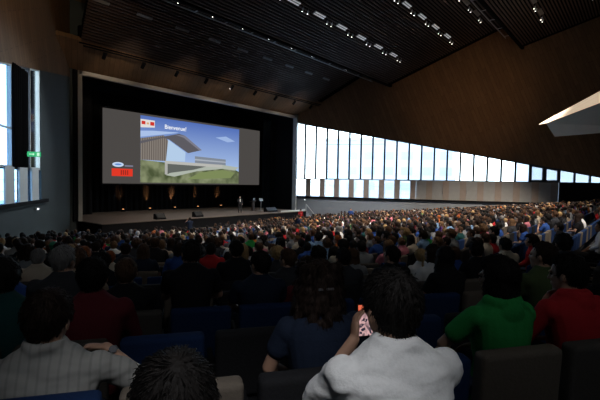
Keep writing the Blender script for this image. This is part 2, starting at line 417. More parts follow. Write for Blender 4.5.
def slide(name, pts, m, k): bm = bmesh.new(); poly(bm, [S(u, v, k) for u, v in pts]); return obj(name, bm, m, scr)
msky = emis('slide_sky', (.12, .25, .6), G); nt = msky.node_tree
g = nt.nodes.new('ShaderNodeTexCoord'); sp = nt.nodes.new('ShaderNodeSeparateXYZ'); rp = nt.nodes.new('ShaderNodeValToRGB')
nt.links.new(g.outputs['Generated'], sp.inputs[0]); nt.links.new(sp.outputs[2], rp.inputs[0]); nt.links.new(rp.outputs[0], nt.nodes['Emission'].inputs[0])
rp.color_ramp.elements[0].color = (.36, .50, .78, 1); rp.color_ramp.elements[0].position = .25
rp.color_ramp.elements[1].color = (.085, .16, .48, 1)
slide('slide_sky', [(0, 0), (1, 0), (1, 1), (0, 1)], msky, 1)
slide('slide_cloud', [(0, .68), (.30, .79), (.34, .81), (.1, .79), (0, .77)], emis('slide_cloud', (.40, .53, .80), G), 2)
slide('slide_cloud', [(.72, .80), (.86, .74), (.95, .77), (.84, .84)], emis('slide_cloud2', (.33, .46, .75), G), 2)
mg = emis('slide_grass', (.14, .17, .07), G)
def noisy(m, c1, c2, sc):
    nt = m.node_tree; n = nt.nodes.new('ShaderNodeTexNoise'); n.inputs['Scale'].default_value = sc; tcx = nt.nodes.new('ShaderNodeTexCoord')
    nt.links.new(tcx.outputs['Object'], n.inputs['Vector'])
    r = nt.nodes.new('ShaderNodeValToRGB'); r.color_ramp.elements[0].color = (*c1, 1); r.color_ramp.elements[1].color = (*c2, 1)
    r.color_ramp.elements[0].position = .35; r.color_ramp.elements[1].position = .65
    nt.links.new(n.outputs[0], r.inputs[0]); nt.links.new(r.outputs[0], nt.nodes['Emission'].inputs[0])
noisy(mg, (.07, .09, .04), (.24, .27, .15), .9)
slide('slide_lawn', [(0, 0), (1, 0), (1, .22), (.86, .32), (.6, .30), (.2, .32), (0, .34)], mg, 2)
slide('slide_path', [(.22, .12), (.30, .10), (.52, .20), (.80, .26), (.95, .24), (1, .30), (.8, .33), (.55, .28), (.3, .20)], emis('slide_path', (.42, .46, .40), G), 4)
slide('slide_lawn', [(.42, .06), (.9, .1), (.95, .2), (.8, .24), (.55, .18)], emis('slide_lawn2', (.20, .25, .10), G), 5)
mwd = emis('slide_wood', (.2, .17, .14), G)
nt = mwd.node_tree; w_ = nt.nodes.new('ShaderNodeTexWave'); w_.inputs['Scale'].default_value = 1.3; tcx = nt.nodes.new('ShaderNodeTexCoord'); r = nt.nodes.new('ShaderNodeValToRGB')
nt.links.new(tcx.outputs['Object'], w_.inputs['Vector']); nt.links.new(w_.outputs[0], r.inputs[0]); nt.links.new(r.outputs[0], nt.nodes['Emission'].inputs[0])
r.color_ramp.elements[0].color = (.12, .10, .09, 1); r.color_ramp.elements[1].color = (.26, .23, .20, 1)
slide('slide_building', [(0, .34), (.22, .34), (.24, .66), (.2, .74), (0, .66)], mwd, 3)
slide('slide_glass', [(.22, .34), (.40, .35), (.405, .50), (.24, .68)], emis('slide_glass', (.45, .60, .80), G), 4)
slide('slide_roof', [(0, .62), (.34, .79), (.40, .77), (.57, .56), (.43, .49), (.25, .68), (.2, .70), (0, .58)], emis('slide_roof', (.11, .105, .12), G), 5)
slide('slide_roof_edge', [(.30, .77), (.40, .77), (.57, .56), (.55, .545), (.385, .735)], emis('slide_roof2', (.2, .2, .25), G), 6)
slide('slide_terrace', [(.21, .30), (.8, .28), (.8, .33), (.21, .345)], emis('slide_terrace', (.48, .48, .45), G), 6)
slide('slide_terrace', [(.21, .13), (.235, .13), (.235, .31), (.21, .31)], emis('slide_terrace2', (.42, .42, .40), G), 6)
slide('slide_foyer', [(.235, .15), (.48, .22), (.62, .285), (.235, .30)], emis('slide_foyer', (.12, .13, .12), G), 5)
slide('slide_far_building', [(.50, .34), (.84, .32), (.84, .43), (.5, .45)], emis('slide_far', (.22, .25, .30), G), 3)
slide('slide_far_building', [(.5, .38), (.84, .37), (.84, .39), (.5, .405)], emis('slide_far2', (.40, .44, .50), G), 4)
slide('slide_logo_box', [(0, .82), (.12, .84), (.12, .945), (0, .945)], emis('slide_white', (.75, .72, .70), G), 6)
mred = emis('slide_red', (.62, .035, .025), G)
slide('slide_logo_mark', [(.008, .87), (.04, .87), (.04, .92), (.008, .92)], mred, 7)
slide('slide_logo_mark', [(.08, .865), (.115, .865), (.115, .92), (.08, .92)], mred, 7)
slide('slide_logo_mark', [(.05, .875), (.07, .875), (.07, .905), (.05, .905)], emis('slide_ochre', (.7, .4, .2), G), 7)
def text(name, s, loc, size, m, parent, rot=(PI / 2, 0, 0), bold=0, ext=0):
    cu = bpy.data.curves.new(name, 'FONT'); cu.body = s; cu.size = size; cu.offset = bold; cu.extrude = ext
    tmp = bpy.data.objects.new('tmp', cu); C.objects.link(tmp); bpy.context.view_layer.update()
    me = bpy.data.meshes.new_from_object(tmp.evaluated_get(bpy.context.evaluated_depsgraph_get())); bpy.data.objects.remove(tmp)
    o = link(name, me, None, parent); me.materials.clear(); me.materials.append(m); o.location = loc; o.rotation_euler = rot; return o
mwt = emis('slide_text_white', (.95, .97, 1), G)
text('lettering', 'Bienvenue!', S(.205, .845, 8), .60, mwt, scr, bold=.006)
mred2 = emis('logo_red', (.75, .04, .02), G)
def P2(x, h, k=3): return Vector((SD * x, SD - .02 - .004 * k, CZ + h))
bm = bmesh.new(); poly(bm, [P2(.523, .28), P2(.577, .28), P2(.577, .98), P2(.523, .98)]); obj('logo_banner', bm, mred2, scr)
md = emis('logo_dark', (.22, .02, .015), G); bm = bmesh.new()
for j in range(4): poly(bm, [P2(.546 + j * .0055, .4, 4), P2(.5485 + j * .0055, .4, 4), P2(.5485 + j * .0055, .85, 4), P2(.546 + j * .0055, .85, 4)])
obj('logo_bars', bm, md, scr)
bm = bmesh.new(); pts = [P2(.539 + .0145 * math.cos(a * PI / 12), 1.35 + .22 * math.sin(a * PI / 12)) for a in range(24)]; poly(bm, pts); obj('logo_oval', bm, emis('logo_oval', (.55, .68, .9), G), scr)
bm = bmesh.new(); pts = [P2(.539 + .009 * math.cos(a * PI / 12), 1.36 + .08 * math.sin(a * PI / 12), 4) for a in range(24)]; poly(bm, pts); obj('logo_oval_mark', bm, emis('logo_oval2', (.12, .25, .6), G), scr)
bm = bmesh.new(); poly(bm, [P2(.556, 1.18), P2(.578, 1.18), P2(.578, 1.32), P2(.556, 1.32)]); obj('logo_caption', bm, emis('logo_cap', (.2, .2, .28), G), scr)

# ------------------------------------------------------------------ stage furniture
warm = (1.0, .42, .16)
for i, (px, base) in enumerate(((123, 0), (150, 0), (175, 0), (198, 0), (221, 0))):
    u = (px - 300) / 430; x = 40.2 * math.tan(math.radians(51.3) + math.atan(u))
    e = empty('uplight', (x, 40.2, CZ + ST))
    tag(e, ['dim orange floor uplight at the far left of the backdrop', 'orange floor uplight second from the left behind the stage', 'brightest orange floor uplight glowing under the slide', 'orange floor uplight second from the right behind the stage', 'orange floor uplight nearest the presenter'][i], 'light', 'floor uplights along the backdrop')
    bm = bmesh.new(); cyl(bm, (0, 0, 0), (0, 0, .22), .13, 14); box(bm, (0, 0, .02), (.34, .3, .04)); obj('housing', bm, M_black, e)
    bm = bmesh.new(); ell(bm, (0, 0, .22), (.10, .10, .05)); obj('lens', bm, emis('uplens%d' % i, warm, 1.6), e)
    l = bpy.data.lights.new('uplight_lamp', 'SPOT'); l.energy = [170, 480, 950, 330, 450][i]; l.color = warm; l.spot_size = math.radians(30); l.spot_blend = .8; l.shadow_soft_size = .05
    lo = bpy.data.objects.new('uplight_lamp', l); C.objects.link(lo); lo.location = (x, 40.2, CZ + ST + .3)
    lo.rotation_euler = (Vector((x, 40.85, CZ + ST + 1.5)) - lo.location).to_track_quat('-Z', 'Y').to_euler()
def on_plane(px, D): u = (px - 300) / 430; return D * math.tan(YAW + math.atan(u))
# monitor wedges at stage front
for px, D, lab in ((160, 30.7, 'black wedge monitor speaker on the stage edge below the slide'), (198, 30.7, 'black wedge monitor speaker on the stage edge nearer the presenter'), (271, 31.3, 'long black wedge speaker at the right end of the stage edge')):
    x = on_plane(px, D); e = empty('stage_monitor', (x, D, CZ + ST)); tag(e, lab, 'speaker')
    bm = bmesh.new(); w = .42 if px < 260 else .8
    prism(bm, [(-w, -.25, 0), (-w, .3, 0), (-w, .3, .42), (-w, .1, .48), (-w, -.25, .12)], (2 * w, 0, 0)); obj('cabinet', bm, M_black, e)
    bm = bmesh.new(); prism(bm, [(-w + .05, -.24, .14), (w - .05, -.24, .14), (w - .05, .08, .46), (-w + .05, .08, .46)], (0, -.01, .012)); obj('grille', bm, mat('grille', (.02, .02, .02), .5), e)
# lectern and stand
x = on_plane(253, 33.6); e = empty('lectern', (x, 33.6, CZ + ST)); tag(e, 'dark slim lectern with a laptop beside the presenter on stage', 'lectern')
md_ = mat('dark_wood', (.05, .035, .03), .5, var=.2)
bm = bmesh.new(); box(bm, (0, 0, .03), (.5, .45, .06), bev=.01); obj('base', bm, md_, e)
bm = bmesh.new(); box(bm, (0, 0, .52), (.30, .25, .95), bev=.02); obj('column', bm, md_, e)
bm = bmesh.new(); box(bm, (0, 0, 1.05), (.75, .5, .05), rot=Matrix.Rotation(-.25, 3, 'X'), bev=.01); obj('desk_top', bm, md_, e)
e2 = empty('laptop', (x + .02, 33.6, CZ + ST + 1.16)); tag(e2, 'small laptop open on the dark lectern on stage', 'laptop')
bm = bmesh.new(); box(bm, (0, 0, .01), (.34, .24, .02), bev=.004); obj('keyboard_base', bm, M_metal, e2)
bm = bmesh.new(); box(bm, (0, -.13, .12), (.34, .012, .22)); obj('lid', bm, M_metal, e2)
x = on_plane(261, 33.4); e = empty('stage_stand', (x, 33.4, CZ + ST)); tag(e, 'pale metal stand with a tilted white top at the right of the stage', 'stand')
bm = bmesh.new(); cyl(bm, (0, 0, 0), (0, 0, 1.1), .04); obj('pole', bm, M_spotw, e)
bm = bmesh.new(); box(bm, (0, 0, 1.2), (.55, .05, .35), rot=Matrix.Rotation(-.5, 3, 'X'), bev=.01); obj('tray', bm, M_spotw, e)
bm = bmesh.new(); cyl(bm, (0, 0, 0), (0, 0, .03), .26, 20); obj('base', bm, M_spotw, e)
# steps to the stage at right
e = empty('stage_steps', (39.2, 30.8, CZ + LOW)); tag(e, 'pale stage steps with a white handrail at the right end of the stage', 'steps')
SH = ST - LOW
for j in range(5):
    bm = bmesh.new(); hgt = SH * (5 - j) / 5.5; box(bm, (-.3 + j * .3, 0, hgt / 2), (.3, 1.3, hgt)); obj('step', bm, M_conc, e)
bm = bmesh.new(); tube(bm, [(-.45, -.65, SH - .2), (-.45, -.65, SH + .75), (1.05, -.65, .85), (1.05, -.65, .1)], .035); obj('handrail', bm, M_mullw, e)
bm = bmesh.new(); box(bm, (0, 0, 0), (4.2, .08, .22), bev=.01)
o = obj('floor_light_bar', bm, M_mullw); o.location = (36.4, 30.1, CZ + ST + .05); tag(o, 'white bar along the right end of the stage edge', 'bar')
# pale pictogram sign on the navy drape
e = empty('wall_sign', (on_plane(284, 36.3), 36.35, CZ - 1.85)); tag(e, 'small pale angular sign on the dark drape right of the screen', 'sign')
bm = bmesh.new(); prism(bm, [(-.22, 0, .15), (.25, 0, .35), (.25, 0, .25), (.02, 0, .12), (.1, 0, -.4), (0, 0, -.4), (-.06, 0, .08), (-.22, 0, .03)], (0, .03, 0)); obj('arrow', bm, M_spotw, e)

# ------------------------------------------------------------------ ceiling fixtures
def bay_pt(px, D, bi, drop=.0):
    (Da, ha), (Db, hb_) = BAYS[bi]; f = (D - Da) / (Db - Da); return Vector((on_plane(px, D), D, CZ + ha + (hb_ - ha) * f - drop))
M_lumd = mat('luminaire_cover', (.34, .32, .30), .4, var=.05)
M_lumb = mat('luminaire_bright', (.85, .85, .82), .4, var=.05, emit=(.9, .92, .95), es=.28)
def luminaire(p, ln, m, lab, grp, th, wd=.34):
    e = empty('ceiling_light', p); tag(e, lab, 'ceiling light', grp); R = Matrix.Rotation(-th, 3, 'X')
    bm = bmesh.new(); box(bm, (0, 0, 0), (ln, wd, .08), rot=R, bev=.01); obj('housing', bm, M_metal, e)
    bm = bmesh.new()
    box(bm, R @ Vector((0, wd * .26, -.05)), (ln * .94, wd * .26, .04), rot=R); box(bm, R @ Vector((0, -wd * .26, -.05)), (ln * .94, wd * .26, .04), rot=R); obj('diffuser', bm, m, e)
ords = ['first', 'second', 'third', 'fourth', 'fifth', 'sixth', 'seventh', 'eighth', 'ninth', 'tenth', 'eleventh', 'twelfth', 'thirteenth', 'fourteenth', 'fifteenth', 'sixteenth', 'seventeenth', 'eighteenth', 'nineteenth', 'twentieth']
th1 = math.atan2(3.2, 5.2); th2 = math.atan2(5.3, 10.7); th3 = math.atan2(4.54, 11.7)
# row one: mid of first bay
for j in range(9):
    x = 13.4 + j * 3.05; p = Vector((x, 27.0, CZ + 9.2 + .615 * 3.1 - .02))
    luminaire(p, 1.15, M_lumd, 'dim flush strip light, %s from the left in the row nearest the stage' % ords[j], 'strip lights in the front ceiling bay', th1, .2)
# rows two to four: between slats of second bay
for r_, (D, x0, n, bi, th, m, nm) in enumerate(((25.0, 13.2, 9, 0, th1, M_lumd, 'row by the first ceiling step'), (19.3, 14.0, 9, 1, th2, M_lumb, 'second ceiling bay, lower row'), (15.4, 14.4, 10, 1, th2, M_lumb, 'second ceiling bay, middle row'), (12.6, 17.0, 9, 1, th2, M_lumd, 'second ceiling bay, upper row'), (7.6, 18, 9, 2, th3, M_lumd, 'third ceiling bay, lower row'), (4.0, 22, 8, 2, th3, M_lumd, 'third ceiling bay, upper row'))):
    for j in range(n):
        (Da, ha), (Db, hb_) = BAYS[bi]; f = (D - Da) / (Db - Da); x = x0 + j * 3.0
        q = (x, D, CZ + ha + (hb_ - ha) * f - .06)
        pr = project(q)
        if pr[0] < -40 or pr[0] > 640 or pr[1] < -60: continue
        luminaire(Vector(q), 1.3, m, 'strip light with twin tubes, %s along the %s' % (ords[j], nm), 'strip lights in ' + nm, th)
        if r_ in (1, 2, 3, 4, 0, 5):
            for dx in (1.15, 1.75) if r_ else (1.6,):
                e = empty('spotlight', (q[0] + dx, q[1] + .05, q[2] - .1))
                if project(e.location)[1] < -30: bpy.data.objects.remove(e); continue
                tag(e, 'small track spotlight %s the %s strip light, %s' % ('just after' if dx < 1.7 else 'further right of', ords[j], nm), 'spotlight', 'track spotlights in ' + nm)
                bm = bmesh.new(); cyl(bm, (0, 0, 0), (0, .1, -.2), .07, 10); obj('lamp_can', bm, M_spotw, e)
                bm = bmesh.new(); cyl(bm, (0, 0, .12), (0, 0, 0), .02, 6); obj('bracket', bm, M_metal, e)
                bm = bmesh.new(); ell(bm, (0, .105, -.205), (.05, .05, .02), u=8, v=6); obj('lens', bm, emis('lens', (1, .95, .85), 6), e)
# trusses/gangways at the drops between bays
def truss(D, h, x0, x1, lab):
    e = empty('lighting_gangway', ((x0 + x1) / 2, D, CZ + h)); tag(e, lab, 'gangway'); L_ = (x1 - x0) / 2
    for dy, dz in ((-.55, 0), (.55, 0)):
        bm = bmesh.new(); cyl(bm, (-L_, dy, dz), (L_, dy, dz), .05, 8); obj('rail', bm, M_spotw, e)
    for j in range(int(2 * L_ / 2.6) + 1):
        bm = bmesh.new(); xx = -L_ + j * 2.6; cyl(bm, (xx, -.55, 0), (xx, .55, 0), .035, 6); obj('crossbar', bm, M_spotw, e)
truss(23.6, 11.35, 10.6, 42.6, 'metal lighting gangway hung in the gap between front ceiling bays')
truss(11.0, 14.9, 10.0, 47.0, 'metal lighting gangway hung at the second ceiling step')
e = empty('lighting_bar', (27, 29.95, CZ + 8.95)); tag(e, 'black lighting bar along the ceiling edge above the stage', 'bar')
bm = bmesh.new(); cyl(bm, (-13.3, 0, 0), (13.6, 0, 0), .06, 8); obj('pipe', bm, M_black, e)
for j in range(9):
    x = 15.2 + j * 3.0; e = empty('stage_lantern', (x, 29.95, CZ + 8.86)); tag(e, 'black stage lantern hanging %s from the left under the ceiling edge' % ords[j], 'stage light', 'stage lanterns on the front bar')
    bm = bmesh.new(); cyl(bm, (0, 0, -.12), (0, .28, -.38), .13, 10); obj('lamp_can', bm, M_black, e)
    bm = bmesh.new(); box(bm, (0, 0, -.08), (.3, .04, .16)); obj('yoke', bm, M_black, e)

# ------------------------------------------------------------------ control booth / balcony nose at upper right
e = empty('balcony_booth', c2w(23.5, 36, 4.4)); org = e.location.copy(); tag(e, 'pale grey wedge-shaped balcony nose with a lit cream upper edge at right', 'balcony')
bpy.context.view_layer.update()
def Q(px, py, z):
    u = (px - 300) / 430; hor = 182.5 + .019 * (px - 300); return c2w(u * z, z, (hor - py) * z / 430) - org
T = Q(543, 124, 38); A_ = Q(552, 137, 38); B_ = Q(660, 128.5, 30.2); U_ = Q(660, 79, 30.2); V_ = Q(660, 60, 31.2); T2 = Q(547, 121, 38.3)
bk = Vector((.6, .35, 0)).normalized() * 5 + Vector((0, 0, 0))
bk = c2w(3.5, 2.2, 0) - Vector((0, 0, CZ)); bk.z = 1.6
bm = bmesh.new(); prism(bm, [T, A_, B_, U_], bk); obj('fascia', bm, M_booth, e)
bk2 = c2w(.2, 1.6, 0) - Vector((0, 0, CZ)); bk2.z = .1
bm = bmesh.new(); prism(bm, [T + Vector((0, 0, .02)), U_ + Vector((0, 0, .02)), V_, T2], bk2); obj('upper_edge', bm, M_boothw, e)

exec_people = True
# ------------------------------------------------------------------ people and seats
def remesh(bm, vox, smooth=4, dec=None, disp=None, name='m'):
    me = bpy.data.meshes.new(name); bm.to_mesh(me); bm.free()
    o = bpy.data.objects.new('tmp', me); C.objects.link(o)
    m = o.modifiers.new('r', 'REMESH'); m.mode = 'VOXEL'; m.voxel_size = vox; m.use_smooth_shade = True
    m = o.modifiers.new('s', 'SMOOTH'); m.factor = .5; m.iterations = smooth
    if dec: m = o.modifiers.new('d', 'DECIMATE'); m.ratio = dec
    bpy.context.view_layer.update(); dg = bpy.context.evaluated_depsgraph_get()
    r = bpy.data.meshes.new_from_object(o.evaluated_get(dg)); bpy.data.objects.remove(o); bpy.data.meshes.remove(me)
    if disp:
        amp, sc, st = disp; nn = [v.normal.copy() for v in r.vertices]
        for v, n in zip(r.vertices, nn):
            p = Vector((v.co.x * st[0], v.co.y * st[1], v.co.z * st[2])) * sc
            v.co += n * (amp * (noise.noise(p) + .5 * noise.noise(p * 2.3)))
    for p in r.polygons: p.use_smooth = True
    r.name = name; return r

def hand(bm, w, d, n, side, curl=.6, sc=1.0):
    """wrist w, direction d, palm normal n (palm faces n), side=+1 right/-1 left thumb direction"""
    d = Vector(d).normalized(); n = (Vector(n) - d * Vector(n).dot(d)).normalized(); x = d.cross(n) * side
    w = Vector(w); R = Matrix((x, d, n)).transposed()
    ell(bm, w + d * .045 * sc, (.040 * sc, .052 * sc, .016 * sc), R)
    for i, (off, ln) in enumerate(((-.030, .060), (-.011, .076), (.010, .082), (.029, .072))):
        k = 3 - i; off = -off
        p = w + d * .085 * sc + x * (off * sc); r = .0085 * sc; dd = d.copy(); L_ = ln * sc / 3 * 1.15; ax_ = x
        for j in range(3):
            dd = (Matrix.Rotation(-curl * side * (.5 + .35 * j) * 1.0, 3, x) @ dd) if False else (dd * math.cos(curl * .55) + n * math.sin(curl * .55)).normalized() if j == 0 else (dd + n * curl * .45).normalized()
            q = p + dd * L_; cone(bm, p, r, q, r * .9, 8, 2); p = q; r *= .92
    p = w + d * .022 * sc + x * (.030 * sc); q = p + (x * .75 + d * .6 + n * .3).normalized() * .040 * sc
    cone(bm, p, .012 * sc, q, .0100 * sc, 8, 2); cone(bm, q, .0100 * sc, q + (d * .85 + x * .15 + n * .4).normalized() * .032 * sc, .008 * sc, 8, 2)

def head_prims(bm, M):
    """face along +Y of M"""
    def E(c, r, rot=None):
        R = M.to_3x3() @ (rot if rot is not None else Matrix.Identity(3)); ell(bm, M @ Vector(c), r, R, 20, 14)
    E((0, -.012, .028), (.076, .094, .088)); E((0, .018, -.035), (.060, .070, .075)); E((0, .055, -.082), (.030, .028, .028))
    E((0, .080, .022), (.058, .012, .012)); E((.034, .066, -.022), (.020, .018, .016)); E((-.034, .066, -.022), (.020, .018, .016))
    cone(bm, M @ Vector((0, .084, .012)), .008, M @ Vector((0, .103, -.022)), .012, 8, 2)
    E((0, .086, -.050), (.022, .009, .005)); E((0, .084, -.058), (.020, .009, .006))
    for s in (-1, 1):
        E((s * .079, -.008, -.008), (.009, .020, .032), Matrix.Rotation(s * .35, 3, 'Z')); 

def figure(key, vox=.011, dec=.35, fem=False, head=(0, 0, 0), lean=0, arms=None, stand=False, sleeve=.55, legs=True, hands=True, shirt_disp=(.006, 9, (1, 1, .5)), hood=False, collar=False, shs=1.0, hc_off=(0, 0, 0), ssm=3):
    """returns dict(body, shirt, trousers meshes, head matrix)"""
    k = .93 if fem else 1.0
    hz = .50 if not stand else .95
    base = Vector((0, 0, hz)); spine = Vector((0, math.sin(lean), math.cos(lean)))
    T = lambda l: base + spine * l + Vector((0, -.02, 0))
    chest = T(.34); yoke = T(.47); neck = T(.53)
    hc = neck + Vector((0, .03, 0)) * k + spine * .045 + Vector((0, .01, .055)) + Vector(hc_off)
    HM = Matrix.Translation(hc) @ Matrix.Rotation(head[0], 4, 'Z') @ Matrix.Rotation(head[1], 4, 'X') @ Matrix.Rotation(head[2], 4, 'Y') @ Matrix.Scale(1.0 if not fem else .96, 4)
    sw = (.185 if not fem else .16) * shs
    SL = [yoke + Vector((s * sw, 0, -.02)) for s in (-1, 1)]
    if arms is None: arms = [((-.24, .05, .25), (-.10, .26, .12)), ((.24, .05, .25), (.10, .26, .12))]
    AR = []
    for s, a in zip((-1, 1), arms):
        e = base + Vector(a[0]); w = base + Vector(a[1]); nrm = Vector(a[2]) if len(a) > 2 else Vector((-s * .2, 0, -1)); d = Vector(a[3]) if len(a) > 3 else (w - e); cu = a[4] if len(a) > 4 else .6
        AR.append((e, w, nrm, d, cu))
    if stand:
        H = [(Vector((s * .095, 0, .93)), Vector((s * .11, .03, .50)), Vector((s * .12, -.01, .09))) for s in (-1, 1)]
    else:
        H = [(Vector((s * .095, .0, .53)), Vector((s * .12, .43, .53)), Vector((s * .12, .44, .09))) for s in (-1, 1)]
    b = bmesh.new()
    head_prims(b, HM)
    cone(b, neck - spine * .05, .062 * k, hc + Vector((0, -.018, -.03)), .055 * k)
    Rl = Matrix.Rotation(-lean, 3, 'X')
    def torso(b, inf):
        q = sw / .185; prev = None; fw = spine.cross(Vector((1, 0, 0)))
        R_ = [(-.06, .150, .105), (0, .168, .122), (.09, .158 - .018 * fem, .110), (.18, .152 - .026 * fem, .104), (.28, .166 * q, .112), (.36, .180 * q, .114), (.42, .190 * q, .106), (.455, .188 * q, .094), (.485, .160 * q, .080), (.515, .112 * q, .068), (.54, .076, .060), (.56, .058, .055)]
        for l_, rx, ry in R_:
            c0 = T(l_) + Vector((0, -.006 if l_ < .5 else 0, 0)); cur = []
            for a_ in range(20):
                an = 2 * PI * a_ / 20; cx, cy = math.cos(an), math.sin(an)
                cx = math.copysign(abs(cx) ** .8, cx); cy = math.copysign(abs(cy) ** .8, cy)
                cur.append(b.verts.new(c0 + Vector((1, 0, 0)) * (rx + inf) * cx + fw * -(ry + inf) * cy))
            if prev:
                for a_ in range(20): b.faces.new((prev[a_], prev[(a_ + 1) % 20], cur[(a_ + 1) % 20], cur[a_]))
            else: b.faces.new(cur[::-1])
            prev = cur
        b.faces.new(prev)
        for S_ in SL: ell(b, S_ + Vector((0, 0, -.012)), (.050 * k + inf, .058 * k + inf, .056 * k + inf))
        if fem:
            for s in (-1, 1): ell(b, chest + Vector((s * .07, .085, -.02)), (.06 + inf, .05 + inf, .06 + inf))
    torso(b, -.012)
    for s, S_, (e, w, nrm, d, cu) in zip((-1, 1), SL, AR):
        cone(b, S_, .046 * k, e, .036 * k); cone(b, e, .037 * k, e + (w - e) * .4, .036 * k); cone(b, e + (w - e) * .4, .036 * k, w, .024 * k)
        if hands: hand(b, w, d, nrm, -s, cu, .95 * k)
        else: ell(b, w + (w - e).normalized() * .05, (.04, .04, .03))
    for h_, kn, an in H:
        cone(b, h_, .075, kn, .05); cone(b, kn, .05, kn + (an - kn) * .4, .052); cone(b, kn + (an - kn) * .4, .052, an, .034)
        cone(b, an + Vector((0, -.03, -.03)), .034, an + Vector((0, .13, -.055)), .028)
    body = remesh(b, vox, 3, dec, name='body_' + key)
    b = bmesh.new(); torso(b, .010)
    for S_, (e, w, nrm, d, cu) in zip(SL, AR):
        if sleeve <= 1: cone(b, S_, .058 * k, S_ + (e - S_) * sleeve, .064 * k)
        else:
            f = sleeve - 1; cone(b, S_, .060 * k, e, .047 * k); cone(b, e, .049 * k, e + (w - e) * f, .036 * k)
    if hood:
        for i in range(11):
            a = PI * (1.0 + i / 10); p = neck + Vector((math.cos(a) * .085, math.sin(a) * .075 - .0, -.005 + .01 * math.sin(a))); ell(b, p, (.032, .028, .034))
        ell(b, neck + Vector((0, -.095, -.06)), (.075, .026, .06))
    if collar:
        for i in range(28):
            a = PI * 2 * i / 28; p = neck + Vector((math.cos(a) * .070, math.sin(a) * .068 - .002, .012)); ell(b, p, (.014, .014, .030))
    shirt = remesh(b, vox, ssm, dec, disp=shirt_disp, name='shirt_' + key)
    b = bmesh.new(); ell(b, T(-.01), (.172, .132, .10), Rl)
    for h_, kn, an in H:
        cone(b, h_, .088, kn, .063); cone(b, kn, .063, an + Vector((0, 0, .03)), .052)
    trs = remesh(b, vox * 1.2, 3, dec, name='trousers_' + key)
    b = bmesh.new()
    for h_, kn, an in H:
        cone(b, an + Vector((0, -.035, -.035)), .042, an + Vector((0, .14, -.058)), .032)
    shoes = remesh(b, .012, 2, .5, name='shoes_' + key)
    b = bmesh.new()
    for s in (-1, 1): ell(b, HM @ Vector((s * .030, .074, .008)), (.012, .010, .008), u=10, v=8)
    me = bpy.data.meshes.new('eyes_' + key); b.to_mesh(me); b.free()
    return dict(body=body, shirt=shirt, trousers=trs, shoes=shoes, eyes=me, HM=HM, arms=AR)

def strands(me, n, seed, thick, kind):
    """tufts of hair lying along the surface, part of the same mesh"""
    rnd = random.Random(seed + 99); bm = bmesh.new(); bm.from_mesh(me); bm.verts.ensure_lookup_table(); bm.normal_update()
    vs = [(v.co.copy(), v.normal.copy()) for v in bm.verts if v.co.z > -.07 or v.co.y < -.02 or kind in ('long', 'bob', 'wavy')]
    crown = Vector((.01, -.06, .125))
    for i in range(n):
        p, nn = rnd.choice(vs); away = p - crown; t = away - nn * away.dot(nn)
        if t.length < .01: continue
        t.normalize(); t = (t + Vector((rnd.uniform(-1, 1), rnd.uniform(-1, 1), rnd.uniform(-1, .4))) * .35 + nn * rnd.uniform(.0, .16 if kind in ('short', 'full', 'crop') else .3)).normalized()
        ln = rnd.uniform(.018, .038) * (1.3 if kind in ('long', 'wavy', 'curly') else 1); r = rnd.uniform(.0008, .0018) * thick; x, y, _ = frame_from(t); m = p + t * ln * .55 + nn * .002; e = p + t * ln - nn * .003
        A = [bm.verts.new(p + x * r * math.cos(k * 2.094) + y * r * math.sin(k * 2.094)) for k in range(3)]; B = [bm.verts.new(m + x * r * math.cos(k * 2.094) + y * r * math.sin(k * 2.094)) for k in range(3)]; e = bm.verts.new(e)
        for k in range(3): bm.faces.new((A[k], A[(k + 1) % 3], B[(k + 1) % 3], B[k])); bm.faces.new((B[k], B[(k + 1) % 3], e))
    for f in bm.faces: f.smooth = True
    bm.to_mesh(me); bm.free(); return me
def skullr(d): return 1 / math.sqrt((d.x / .078) ** 2 + (d.y / .097) ** 2 + (d.z / .096) ** 2)
